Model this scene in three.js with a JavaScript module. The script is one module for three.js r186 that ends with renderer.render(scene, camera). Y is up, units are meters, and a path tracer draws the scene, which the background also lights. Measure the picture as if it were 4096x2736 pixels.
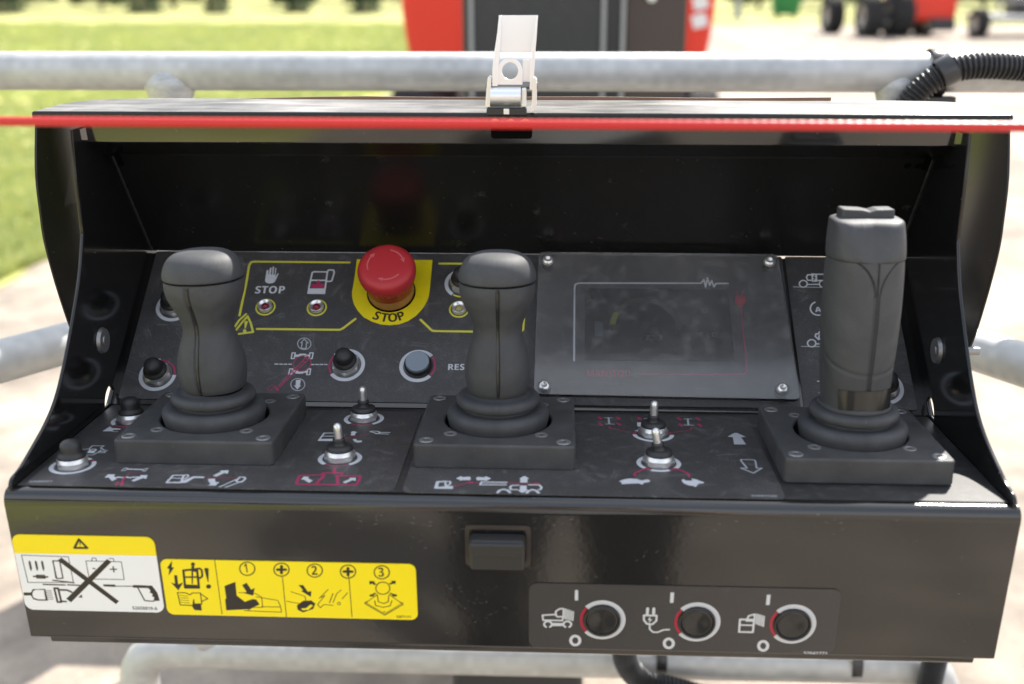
import * as THREE from 'three';
import { RoundedBoxGeometry } from 'three/addons/geometries/RoundedBoxGeometry.js';
import { mergeGeometries, toCreasedNormals, mergeVertices } from 'three/addons/utils/BufferGeometryUtils.js';
import { MarchingCubes } from 'three/addons/objects/MarchingCubes.js';

// ---------------------------------------------------------------- camera, sky, sun, exposure
const scene = new THREE.Scene();
const Y0 = 1.33;                                   // height of the console's front fold above the ground
const camera = new THREE.PerspectiveCamera(34.71, 4096 / 2736, 0.02, 2000);
camera.rotation.order = 'YXZ';
camera.position.set(0.033, Y0 + 0.322, 0.636);
camera.rotation.set(THREE.MathUtils.degToRad(-18.57), THREE.MathUtils.degToRad(2.43), -0.0014);
camera.focus = 0.86;
camera.userData.fStop = 4.4;
const renderer = new THREE.WebGLRenderer({ antialias: true });
renderer.toneMapping = THREE.LinearToneMapping;
renderer.toneMappingExposure = 2.6;
renderer.shadowMap.enabled = true;
const SUN = new THREE.Vector3(0.56, 1.22, -1.0).normalize();
{ // hazy summer sky with broken white cloud, computed
  const W = 512, H = 256, d = new Float32Array(W * H * 4), n3 = (x, y, z) => Math.sin(x * 1.7 + Math.sin(y * 2.3 + z)) * Math.cos(z * 1.9 + Math.sin(x * 1.3 - y)) * 0.5 + 0.5;
  for (let j = 0; j < H; j++) for (let i = 0; i < W; i++) {
    const el = ((j + 0.5) / H - 0.5) * Math.PI, az = ((i + 0.5) / W - 0.5) * 2 * Math.PI, y = Math.sin(el), c = Math.cos(el), dir = new THREE.Vector3(c * Math.cos(az), y, c * Math.sin(az)), up = Math.max(0, y), t = Math.pow(1 - up, 2.2);
    const q = 1 / (up + 0.22), px = dir.x * q * 1.6, pz = dir.z * q * 1.6; let cl = 0, k = 0.5, f = 1; for (let o = 0; o < 5; o++) { cl += k * n3(px * f + o * 3.1, o * 1.7, pz * f - o * 2.3); k *= 0.55; f *= 2.05; }
    const cov = THREE.MathUtils.smoothstep(cl, 0.42, 0.68) * 0.75, au = 0.5 * Math.pow(Math.max(0, dir.dot(SUN)), 24), o = (j * W + i) * 4;
    const sky = [0.30 + 0.36 * t, 0.36 + 0.31 * t, 0.47 + 0.21 * t], cloud = [0.70, 0.70, 0.71];
    for (let m = 0; m < 3; m++) d[o + m] = sky[m] * (1 - cov) + cloud[m] * cov + au;
    d[o + 3] = 1;
  }
  const t = new THREE.DataTexture(d, W, H, THREE.RGBAFormat, THREE.FloatType); t.mapping = THREE.EquirectangularReflectionMapping; t.magFilter = t.minFilter = THREE.LinearFilter; t.needsUpdate = true;
  scene.background = t; scene.environment = t;
}
const sun = new THREE.DirectionalLight(new THREE.Color(1, 0.95, 0.87), 4.0);
sun.position.copy(SUN).multiplyScalar(40);
sun.castShadow = true;
sun.shadow.mapSize.set(4096, 4096);
Object.assign(sun.shadow.camera, { left: -16, right: 16, top: 16, bottom: -16, near: 1, far: 100 });
scene.add(sun, sun.target);

// ---------------------------------------------------------------- helpers
let seed = 7;
const rnd = () => { seed = (seed + 0x6d2b79f5) | 0; let t = Math.imul(seed ^ (seed >>> 15), 1 | seed); t = (t + Math.imul(t ^ (t >>> 7), 61 | t)) ^ t; return ((t ^ (t >>> 14)) >>> 0) / 4294967296; };
const rr = (a, b) => a + (b - a) * rnd();
const V = (x, y, z) => new THREE.Vector3(x, y, z);
const lin = (r, g, b) => new THREE.Color().setRGB(r, g, b);
const used = {};
const numbered = (n) => { used[n] = (used[n] ?? -1) + 1; return used[n] ? n + '_' + String(used[n]).padStart(3, '0') : n; };
function mesh(name, geo, mat, parent) { const m = new THREE.Mesh(geo, mat); m.name = name; m.castShadow = m.receiveShadow = true; parent.add(m); return m; }
function grp(name, parent, label) { const g = new THREE.Group(); g.name = name; parent.add(g); if (label) g.userData.label = label; return g; }
function thing(name, label, category, [x, y, z] = [0, 0, 0], group) { const g = grp(numbered(name), scene); g.position.set(x, y, z); g.userData = { label, category }; if (group) g.userData.group = group; return g; }
function tag(m, label, category, group) { m.name = numbered(m.name); Object.assign(m.userData, { label, category }); if (group) m.userData.group = group; return m; }
function struct(m) { m.userData.kind = 'structure'; return m; }
const creased = (g, a) => { g.scale(1000, 1000, 1000); const r = toCreasedNormals(g, a); r.scale(0.001, 0.001, 0.001); return r; };
const merge = (...g) => mergeGeometries(g.map((x) => { const n = x.index ? x.toNonIndexed() : x; for (const k of Object.keys(n.attributes)) if (!['position', 'normal', 'uv'].includes(k)) n.deleteAttribute(k); return n; }));
const box = (w, h, d, x = 0, y = 0, z = 0, r = 0) => (r ? new RoundedBoxGeometry(w, h, d, 3, r) : new THREE.BoxGeometry(w, h, d)).translate(x, y, z);
const cyl = (r0, r1, h, y = 0, n = 32) => new THREE.CylinderGeometry(r1, r0, h, n).translate(0, y + h / 2, 0);
const lathe = (pts, n = 48) => new THREE.LatheGeometry(pts.map(([r, y]) => new THREE.Vector2(r, y)), n);
// smooth a list of [radius, height] with a spline so that turned parts have rounded profiles
const turned = (pts, n = 48, k = 40) => lathe(new THREE.SplineCurve(pts.map(([r, y]) => new THREE.Vector2(r, y))).getPoints(k).map((p) => [Math.max(0, p.x), p.y]), n);
function roundRect(x0, y0, x1, y1, r) {
  const s = new THREE.Shape();
  s.moveTo(x0 + r, y0); s.lineTo(x1 - r, y0); s.absarc(x1 - r, y0 + r, r, -Math.PI / 2, 0); s.lineTo(x1, y1 - r); s.absarc(x1 - r, y1 - r, r, 0, Math.PI / 2);
  s.lineTo(x0 + r, y1); s.absarc(x0 + r, y1 - r, r, Math.PI / 2, Math.PI); s.lineTo(x0, y0 + r); s.absarc(x0 + r, y0 + r, r, Math.PI, Math.PI * 1.5); return s;
}
// a flat shape in (x, s) laid on a panel frame (local y = up from the panel, local z = -s)
function flat(shape, t, bevel = 0, y = 0, curve = 12) {
  return new THREE.ExtrudeGeometry(shape, { depth: t - 2 * bevel, bevelEnabled: bevel > 0, bevelThickness: bevel, bevelSize: bevel, bevelOffset: -bevel, bevelSegments: 3, curveSegments: curve }).translate(0, 0, bevel).rotateX(-Math.PI / 2).translate(0, y, 0);
}
function fitUV(geo, x0, z0, w, h) { const p = geo.attributes.position, u = geo.attributes.uv; for (let i = 0; i < p.count; i++) u.setXY(i, (p.getX(i) - x0) / w, (-p.getZ(i) - z0) / h); return geo; }
// a plate in the (z, y) plane, thickness t in x, starting at x
function sidePlate(shape, t, x, bevel = 0) { return new THREE.ExtrudeGeometry(shape, { depth: t - 2 * bevel, bevelEnabled: bevel > 0, bevelThickness: bevel, bevelSize: bevel, bevelOffset: -bevel, bevelSegments: 2, curveSegments: 16 }).translate(0, 0, bevel).rotateY(-Math.PI / 2).translate(x + t, 0, 0); }
// bent sheet metal: profile of [y, z, radius], extruded from x0 to x1, thickness t to the right-hand side
function sheet(profile, x0, x1, t) {
  const P = profile.map(([y, z]) => new THREE.Vector2(z, y)), line = [];
  P.forEach((p, i) => {
    const r = profile[i][2] || 0;
    if (!r || i === 0 || i === P.length - 1) { line.push(p.clone()); return; }
    const a = P[i - 1].clone().sub(p).normalize(), b = P[i + 1].clone().sub(p).normalize(), half = Math.acos(THREE.MathUtils.clamp(a.dot(b), -1, 1)) / 2, d = Math.min(r / Math.tan(half), 0.45 * Math.min(P[i - 1].distanceTo(p), P[i + 1].distanceTo(p)));
    const q0 = p.clone().addScaledVector(a, d), q1 = p.clone().addScaledVector(b, d);
    for (let k = 0; k <= 8; k++) { const u = k / 8; line.push(q0.clone().multiplyScalar((1 - u) * (1 - u)).addScaledVector(p, 2 * u * (1 - u)).addScaledVector(q1, u * u)); }
  });
  const inner = line.map((p, i) => { const a = line[Math.max(0, i - 1)], b = line[Math.min(line.length - 1, i + 1)], d = b.clone().sub(a).normalize(); return p.clone().add(new THREE.Vector2(-d.y, d.x).multiplyScalar(-t)); });
  const pos = [], uv = [];
  const quad = (a, b, c, d, ua, ub, uc, ud) => { pos.push(...a, ...b, ...c, ...a, ...c, ...d); uv.push(...ua, ...ub, ...uc, ...ua, ...uc, ...ud); };
  const pt = (x, p) => [x, p.y, p.x];
  let s = 0;
  for (let i = 0; i + 1 < line.length; i++) {
    const l = line[i].distanceTo(line[i + 1]), s1 = s + l, a = line[i], b = line[i + 1], c = inner[i], d = inner[i + 1];
    quad(pt(x0, a), pt(x1, a), pt(x1, b), pt(x0, b), [x0, s], [x1, s], [x1, s1], [x0, s1]);
    quad(pt(x1, c), pt(x0, c), pt(x0, d), pt(x1, d), [x1, s], [x0, s], [x0, s1], [x1, s1]);
    quad(pt(x1, a), pt(x1, c), pt(x1, d), pt(x1, b), [0, s], [t, s], [t, s1], [0, s1]);
    quad(pt(x0, c), pt(x0, a), pt(x0, b), pt(x0, d), [0, s], [t, s], [t, s1], [0, s1]);
    s = s1;
  }
  for (const [i, f] of [[0, 1], [line.length - 1, -1]]) { const a = line[i], c = inner[i]; const q = [pt(x0, a), pt(x0, c), pt(x1, c), pt(x1, a)]; if (f < 0) q.reverse(); quad(...q, [x0, 0], [x0, t], [x1, t], [x1, 0]); }
  const g = new THREE.BufferGeometry();
  g.setAttribute('position', new THREE.Float32BufferAttribute(pos, 3)); g.setAttribute('uv', new THREE.Float32BufferAttribute(uv, 2)); g.computeVertexNormals();
  return creased(g, 0.5);
}
function path(points, r = 0.05) {
  const c = new THREE.CurvePath(); let prev = points[0];
  for (let i = 1; i < points.length - 1; i++) {
    const p = points[i], a = points[i - 1].clone().sub(p), b = points[i + 1].clone().sub(p), ra = Math.min(r, a.length() * 0.45), rb = Math.min(r, b.length() * 0.45);
    const p0 = p.clone().addScaledVector(a.normalize(), ra), p1 = p.clone().addScaledVector(b.normalize(), rb);
    c.add(new THREE.LineCurve3(prev, p0)); c.add(new THREE.QuadraticBezierCurve3(p0, p, p1)); prev = p1;
  }
  c.add(new THREE.LineCurve3(prev, points[points.length - 1])); return c;
}
// a tube along a curve whose radius follows rad(s, angle), s in metres; uv in metres
function sweep(curve, step, rad, n = 16) {
  const L = curve.getLength(), N = Math.max(2, Math.round(L / step)), pos = [], uv = [], idx = [];
  const T = []; for (let i = 0; i <= N; i++) T.push(curve.getTangentAt(i / N));
  let nrm = Math.abs(T[0].y) < 0.9 ? V(0, 1, 0) : V(1, 0, 0); nrm.sub(T[0].clone().multiplyScalar(nrm.dot(T[0]))).normalize();
  for (let i = 0; i <= N; i++) {
    nrm = nrm.clone().sub(T[i].clone().multiplyScalar(nrm.dot(T[i]))).normalize();
    const b = T[i].clone().cross(nrm), c = curve.getPointAt(i / N);
    for (let k = 0; k <= n; k++) { const a = (k / n) * Math.PI * 2, r = rad((i / N) * L, a); const p = c.clone().addScaledVector(nrm, Math.cos(a) * r).addScaledVector(b, Math.sin(a) * r); pos.push(p.x, p.y, p.z); uv.push((i / N) * L, a * 0.02); }
  }
  for (let i = 0; i < N; i++) for (let k = 0; k < n; k++) { const a = i * (n + 1) + k, b = a + n + 1; idx.push(a, a + 1, b, b, a + 1, b + 1); }
  const ends = [[0, 1], [N, -1]];
  for (const [i, f] of ends) { const c = curve.getPointAt(i / N), ci = pos.length / 3; pos.push(c.x, c.y, c.z); uv.push(0, 0); for (let k = 0; k < n; k++) { const a = i * (n + 1) + k; f > 0 ? idx.push(ci, a + 1, a) : idx.push(ci, a, a + 1); } }
  const g = new THREE.BufferGeometry();
  g.setAttribute('position', new THREE.Float32BufferAttribute(pos, 3)); g.setAttribute('uv', new THREE.Float32BufferAttribute(uv, 2)); g.setIndex(idx); g.computeVertexNormals(); return g;
}
// stacked cross-sections: rings of [y, rx, rz, cx, cz, squareness]; dent(angle, t) moves the wall in
function loft(rings, n = 56, sub = 6, dent) {
  const cr = (k) => new THREE.CatmullRomCurve3(rings.map((r) => V(r[k[0]] ?? 0, r[k[1]] ?? 0, r[k[2]] ?? 0)), false, 'centripetal', 0.5);
  const A = [], M = (rings.length - 1) * sub;
  for (let i = 0; i <= M; i++) { const f = i / sub, a = Math.min(rings.length - 2, Math.floor(f)), u = f - a, p = (j) => { const g = (q) => rings[THREE.MathUtils.clamp(q, 0, rings.length - 1)][j] ?? 0; const p0 = g(a - 1), p1 = g(a), p2 = g(a + 1), p3 = g(a + 2); return 0.5 * (2 * p1 + (p2 - p0) * u + (2 * p0 - 5 * p1 + 4 * p2 - p3) * u * u + (3 * p1 - p0 - 3 * p2 + p3) * u * u * u); }; A.push([p(0), p(1), p(2), p(3), p(4), Math.max(2, p(5) || 2)]); }
  const pos = [], uv = [], idx = [];
  A.forEach(([y, rx, rz, cx, cz, e], i) => { for (let k = 0; k <= n; k++) { const a = (k / n) * Math.PI * 2, c = Math.cos(a), s = Math.sin(a), d = dent ? dent(a, i / M) : 0; const q = Math.pow(Math.pow(Math.abs(c), e) + Math.pow(Math.abs(s), e), -1 / e); pos.push(cx + (Math.max(0, rx) - d) * c * q, y, cz + (Math.max(0, rz) - d) * s * q); uv.push(cx + rx * c, y + rz * s); } });
  for (let i = 0; i < M; i++) for (let k = 0; k < n; k++) { const a = i * (n + 1) + k, b = a + n + 1; idx.push(a, b, a + 1, b, b + 1, a + 1); }
  for (const [i, f] of [[0, 1], [M, -1]]) { const c = pos.length / 3, r = A[i]; pos.push(r[3], r[0], r[4]); uv.push(0, r[0]); for (let k = 0; k < n; k++) { const a = i * (n + 1) + k; f > 0 ? idx.push(c, a, a + 1) : idx.push(c, a + 1, a); } }
  const g = new THREE.BufferGeometry();
  g.setAttribute('position', new THREE.Float32BufferAttribute(pos, 3)); g.setAttribute('uv', new THREE.Float32BufferAttribute(uv, 2)); g.setIndex(idx); g.computeVertexNormals(); return creased(g, 0.6);
}
// ---------------------------------------------------------------- textures (fine grain, dust, scratches, print)
function lattice(n, s) { const a = new Float32Array(n * n); let q = s; for (let i = 0; i < a.length; i++) { q = (Math.imul(q, 1664525) + 1013904223) | 0; a[i] = (q >>> 8) / 16777216; } return (x, y) => { x *= n; y *= n; const i = Math.floor(x), j = Math.floor(y), u = x - i, v = y - j, f = (a0, b0) => a[(((b0 % n) + n) % n) * n + (((a0 % n) + n) % n)], su = u * u * (3 - 2 * u), sv = v * v * (3 - 2 * v); return (f(i, j) * (1 - su) + f(i + 1, j) * su) * (1 - sv) + (f(i, j + 1) * (1 - su) + f(i + 1, j + 1) * su) * sv; }; }
const OCT = [4, 8, 16, 32, 64, 128, 256].map((n, i) => lattice(n, 101 + i * 37));
const fbm = (x, y, a = 0, b = 5) => { let s = 0, w = 0, k = 1; for (let i = a; i < b; i++) { s += OCT[i](x, y) * k; w += k; k *= 0.55; } return s / w; };
function tex(size, fn, srgb, rep = 1) {
  const d = new Uint8Array(size * size * 4);
  for (let y = 0; y < size; y++) for (let x = 0; x < size; x++) { const c = fn(x / size, y / size), o = (y * size + x) * 4; for (let k = 0; k < 3; k++) d[o + k] = THREE.MathUtils.clamp(Math.round(255 * (Array.isArray(c) ? c[k] : c)), 0, 255); d[o + 3] = 255; }
  const t = new THREE.DataTexture(d, size, size); t.wrapS = t.wrapT = THREE.RepeatWrapping; t.magFilter = THREE.LinearFilter; t.minFilter = THREE.LinearMipmapLinearFilter; t.generateMipmaps = true; if (srgb) t.colorSpace = THREE.SRGBColorSpace; t.repeat.set(rep, rep); t.needsUpdate = true; return t;
}
const hash = (x, y) => { let h = Math.imul(x | 0, 374761393) + Math.imul(y | 0, 668265263); h = Math.imul(h ^ (h >>> 13), 1274126177); return ((h ^ (h >>> 16)) >>> 0) / 4294967296; };
// dust specks: sparse pixels of pale dust, thicker in patches
const dust = (u, v, n, amount) => { const p = fbm(u, v, 1, 5), h = hash(u * n, v * n); return h > 1 - amount * Math.max(0, (p - 0.38) * 3) ? 0.4 + 0.6 * hash(v * n, u * n) : 0; };
const paintMap = tex(1024, (u, v) => { const d = dust(u, v, 1024, 0.008), w = Math.max(0, fbm(u, v, 0, 6) - 0.55) * 0.25; const b = 0.105 + w + d * 0.35; return [b, b, b * 1.01]; }, true, 2.5);
const paintRough = tex(512, (u, v) => 0.10 + 0.3 * Math.max(0, fbm(u, v, 0, 6) - 0.5), false, 2.5);
const deckDust = tex(1024, (u, v) => { const p = fbm(u, v, 0, 7), s = fbm(v, u, 4, 7), n = hash(u * 1024, v * 1024); const b = 0.17 + 0.22 * Math.max(0, p - 0.42) + 0.2 * Math.max(0, s - 0.5) + (n > 0.97 ? 0.14 * hash(v * 1024, u * 1024) : 0); return [b, b, b]; }, true, 4);
const rubberMap = tex(512, (u, v) => { const g = fbm(u, v, 2, 7), s = dust(u, v, 512, 0.05); const b = 0.7 + 0.32 * g + s * 0.4; return [b, b, b]; }, true, 6);
const grain = tex(512, (u, v) => 0.5 * fbm(u, v, 4, 7) + 0.5 * hash(u * 512, v * 512), false, 8);
const peel = tex(512, (u, v) => fbm(u, v, 4, 7), false, 5);
const wornRough = tex(512, (u, v) => 0.38 + 0.5 * fbm(u, v, 0, 6), false, 5);
const galvMap = tex(512, (u, v) => { const c = OCT[2](u + 0.05 * OCT[3](u, v), v) * 0.5 + OCT[4](u, v) * 0.5; const b = 0.74 + 0.14 * c - 0.3 * Math.max(0, fbm(v, u, 0, 6) - 0.56); return [b, b, b * 0.99]; }, true, 2);
const galvRough = tex(256, (u, v) => 0.42 + 0.25 * fbm(u, v, 1, 5), false, 2);
const concreteMap = tex(1024, (u, v) => { const g = fbm(u, v, 0, 4), s = fbm(v, u, 3, 7), h = hash(u * 1024, v * 1024); const b = 0.66 + 0.3 * (g - 0.5) + 0.26 * (s - 0.5) + 0.16 * (h - 0.5) - (h > 0.985 ? 0.12 : 0); return [b, b * 0.945, b * 0.885]; }, true, 0.3);
const grassMap = tex(1024, (u, v) => { const g = fbm(u, v, 0, 7), h = hash(u * 1024, v * 1024), m = fbm(v, u, 1, 4); const b = 0.8 + 0.7 * (g - 0.5) + 0.25 * (h - 0.5); return [b * (0.70 + 0.12 * m), b * (0.735 + 0.04 * m), b * 0.45]; }, true, 0.2);
// the front panel's paint: scuffs, specks and dried runs, placed where the photograph shows them
const frontPaint = (() => {
  const W = 1980, H = 1380, cv = document.createElement('canvas'); cv.width = W; cv.height = H; const c = cv.getContext('2d'); c.fillStyle = '#1b1b1b'; c.fillRect(0, 0, W, H);
  const im = c.getImageData(0, 0, W, H), d = im.data; for (let y = 0; y < H; y++) for (let x = 0; x < W; x++) { const n = hash(x, y), p = fbm(x / W, y / W, 1, 6), o = (y * W + x) * 4, v = (n > 0.9988 ? 70 * hash(y, x) : 0) + 10 * Math.max(0, p - 0.5) * (0.5 + n); for (let k = 0; k < 3; k++) d[o + k] += v; } c.putImageData(im, 0, 0);
  const k = 3000, X = (x) => (x + 0.33) * k, Y = (s) => H - (s + 0.043) * k;
  const scuff = (x, s, n, rx, rs) => { for (let i = 0; i < n; i++) { const a = X(x + rr(-rx, rx)), e = Y(s + rr(-rs, rs)), l = rr(1, 9), t = rr(-1.2, 0.6); c.strokeStyle = `rgba(150,148,145,${rr(0.15, 0.6)})`; c.lineWidth = rr(0.5, 1.8); c.beginPath(); c.moveTo(a, e); c.lineTo(a + l * Math.cos(t), e + l * Math.sin(t)); c.stroke(); } };
  scuff(-0.085, 0.098, 16, 0.012, 0.006); scuff(-0.055, 0.09, 14, 0.01, 0.012); scuff(-0.03, 0.09, 14, 0.006, 0.012); scuff(0.03, 0.095, 18, 0.02, 0.01); scuff(0.2, 0.1, 26, 0.08, 0.01); scuff(0.1, 0.06, 16, 0.05, 0.02); scuff(-0.02, 0.03, 30, 0.02, 0.02); scuff(-0.2, 0.1, 12, 0.1, 0.008); scuff(0, 0.05, 60, 0.32, 0.05); scuff(-0.1, 0.006, 18, 0.2, 0.004);
  const t = new THREE.CanvasTexture(cv); t.colorSpace = THREE.SRGBColorSpace; t.repeat.set(1 / 0.66, 1 / 0.46); t.offset.set(0.5, 0); return t;
})();
// inside of the lid: black paint with specks of dust, rubbed marks and small scratches
const innerPaint = (() => {
  const W = 1400, cv = document.createElement('canvas'); cv.width = cv.height = W; const c = cv.getContext('2d'); c.fillStyle = '#191919'; c.fillRect(0, 0, W, W);
  for (let i = 0; i < 1500; i++) { c.fillStyle = `rgba(175,173,170,${rr(0.1, 0.55)})`; const r = Math.pow(rnd(), 3) * 1.7 + 0.35; c.beginPath(); c.arc(rr(0, W), rr(0, W), r, 0, 6.3); c.fill(); }
  for (let i = 0; i < 46; i++) { const x = rr(0, W), y = rr(0, W), n = Math.round(rr(20, 90)), sx = rr(4, 26), sy = rr(4, 30); for (let k = 0; k < n; k++) { c.strokeStyle = `rgba(150,150,152,${rr(0.03, 0.16)})`; c.lineWidth = rr(0.5, 1.6); const a = x + (rnd() + rnd() - 1) * sx, e = y + (rnd() + rnd() - 1) * sy; c.beginPath(); c.moveTo(a, e); c.lineTo(a + rr(-9, 9), e + rr(-3, 9)); c.stroke(); } }
  for (let i = 0; i < 30; i++) { c.strokeStyle = `rgba(190,190,190,${rr(0.2, 0.55)})`; c.lineWidth = rr(0.6, 1.5); const a = rr(0, W), e = rr(0, W); c.beginPath(); c.moveTo(a, e); c.lineTo(a + rr(-16, 16), e + rr(-10, 10)); c.stroke(); }
  const t = new THREE.CanvasTexture(cv); t.colorSpace = THREE.SRGBColorSpace; t.wrapS = t.wrapT = THREE.RepeatWrapping; t.repeat.set(2.1, 2.1); return t;
})();
// moulded rubber and plastic: pale dust in specks, rubbed patches and fine scratches
const dustyMould = (() => {
  const W = 1024, cv = document.createElement('canvas'); cv.width = cv.height = W; const c = cv.getContext('2d'); c.fillStyle = '#c3c3c3'; c.fillRect(0, 0, W, W);
  const im = c.getImageData(0, 0, W, W), d = im.data; for (let y = 0; y < W; y++) for (let x = 0; x < W; x++) { const n = hash(x, y), q = fbm(x / W, y / W, 2, 7), p = fbm(y / W, x / W, 0, 5), o = (y * W + x) * 4, v = 16 * (n - 0.5) + 70 * (q - 0.5) + (p > 0.55 ? 90 * (p - 0.55) * (0.5 + n) : 0); for (let k = 0; k < 3; k++) d[o + k] += v; } c.putImageData(im, 0, 0);
  for (let i = 0; i < 900; i++) { c.fillStyle = `rgba(255,255,255,${rr(0.15, 0.8)})`; const r = Math.pow(rnd(), 4) * 3.2 + 0.5; c.beginPath(); c.arc(rr(0, W), rr(0, W), r, 0, 6.3); c.fill(); }
  for (let i = 0; i < 260; i++) { c.strokeStyle = `rgba(255,255,255,${rr(0.1, 0.4)})`; c.lineWidth = rr(0.6, 2.2); const a = rr(0, W), e = rr(0, W), t = rr(0, 6.3), l = rr(6, 50); c.beginPath(); c.moveTo(a, e); c.quadraticCurveTo(a + Math.cos(t) * l / 2 + rr(-6, 6), e + Math.sin(t) * l / 2 + rr(-6, 6), a + Math.cos(t) * l, e + Math.sin(t) * l); c.stroke(); }
  const t = new THREE.CanvasTexture(cv); t.colorSpace = THREE.SRGBColorSpace; t.wrapS = t.wrapT = THREE.RepeatWrapping; t.repeat.set(4, 4); return t;
})();
// ---------------------------------------------------------------- materials
const M = {
  paint: new THREE.MeshPhysicalMaterial({ color: 0xffffff, map: paintMap, roughness: 1, roughnessMap: paintRough, ior: 1.62 }),
  paintFront: new THREE.MeshPhysicalMaterial({ color: 0xffffff, map: frontPaint, roughness: 1, roughnessMap: paintRough, ior: 1.66, bumpMap: peel, bumpScale: 0.00002 }),
  paintInner: new THREE.MeshPhysicalMaterial({ color: 0xffffff, map: innerPaint, roughness: 0.21, ior: 1.4 }),
  paintDusty: new THREE.MeshPhysicalMaterial({ color: 0xffffff, map: deckDust, roughness: 0.45, ior: 1.6 }),
  paintGloss: new THREE.MeshPhysicalMaterial({ color: 0xffffff, map: innerPaint, roughness: 0.1, ior: 1.75 }),
  paintSide: new THREE.MeshPhysicalMaterial({ color: 0xffffff, map: innerPaint, roughness: 0.12, ior: 1.5 }),
  steel: new THREE.MeshStandardMaterial({ color: lin(0.3, 0.3, 0.3), metalness: 0.7, roughness: 0.42 }),
  seal: new THREE.MeshStandardMaterial({ color: lin(0.035, 0.035, 0.035), map: rubberMap, roughness: 0.8 }),
  edge: new THREE.MeshStandardMaterial({ color: lin(0.03, 0.03, 0.032), roughness: 0.3 }),
  plastic: new THREE.MeshStandardMaterial({ color: lin(0.088, 0.089, 0.091), map: dustyMould, roughness: 1, roughnessMap: wornRough, bumpMap: grain, bumpScale: 0.0001 }),
  rubber: new THREE.MeshStandardMaterial({ color: lin(0.073, 0.077, 0.084), map: dustyMould, roughness: 1, roughnessMap: wornRough, bumpMap: grain, bumpScale: 0.00012 }),
  rubberDark: new THREE.MeshStandardMaterial({ color: lin(0.03, 0.03, 0.031), map: rubberMap, roughness: 0.5 }),
  hole: new THREE.MeshPhysicalMaterial({ color: lin(0.004, 0.004, 0.004), roughness: 1, specularIntensity: 0 }),
  glossPlastic: new THREE.MeshStandardMaterial({ color: lin(0.02, 0.02, 0.02), roughness: 0.18 }),
  chrome: new THREE.MeshStandardMaterial({ color: lin(0.74, 0.74, 0.73), metalness: 0.85, roughness: 0.33 }),
  zinc: new THREE.MeshStandardMaterial({ color: lin(0.78, 0.79, 0.8), metalness: 0.85, roughness: 0.3 }),
  steelDark: new THREE.MeshStandardMaterial({ color: lin(0.2, 0.2, 0.2), metalness: 0.8, roughness: 0.4 }),
  brass: new THREE.MeshStandardMaterial({ color: lin(0.55, 0.4, 0.16), metalness: 0.8, roughness: 0.4 }),
  galv: new THREE.MeshStandardMaterial({ color: lin(0.75, 0.76, 0.77), map: galvMap, roughnessMap: galvRough, roughness: 1, metalness: 0.4 }),
  red: new THREE.MeshPhysicalMaterial({ color: lin(0.47, 0.026, 0.033), roughness: 0.5, bumpMap: grain, bumpScale: 0.00008 }),
  redSkirt: new THREE.MeshPhysicalMaterial({ color: lin(0.3, 0.015, 0.015), roughness: 0.4 }),
  amber: new THREE.MeshStandardMaterial({ color: lin(0.5, 0.235, 0.075), map: rubberMap, roughness: 0.45 }),
  blueGrey: new THREE.MeshStandardMaterial({ color: lin(0.2, 0.245, 0.29), roughness: 0.5 }),
  ledRed: new THREE.MeshPhysicalMaterial({ color: lin(0.16, 0.004, 0.02), roughness: 0.1 }),
  ledClear: new THREE.MeshPhysicalMaterial({ color: lin(0.3, 0.26, 0.1), roughness: 0.1 }),
  cord: new THREE.MeshPhysicalMaterial({ color: lin(0.55, 0.02, 0.018), roughness: 0.36 }),
  conduit: new THREE.MeshStandardMaterial({ color: lin(0.022, 0.022, 0.024), roughness: 0.32 }),
  clamp: new THREE.MeshStandardMaterial({ color: lin(0.03, 0.03, 0.032), roughness: 0.25 }),
  film: new THREE.MeshPhysicalMaterial({ color: lin(0.33, 0.2, 0.13), roughness: 0.4, transmission: 0.35, thickness: 0 }),
  concrete: new THREE.MeshStandardMaterial({ color: lin(0.74, 0.705, 0.66), map: concreteMap, roughness: 0.92 }),
  grass: new THREE.MeshStandardMaterial({ color: 0xffffff, map: grassMap, roughness: 0.95 }),
};
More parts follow.
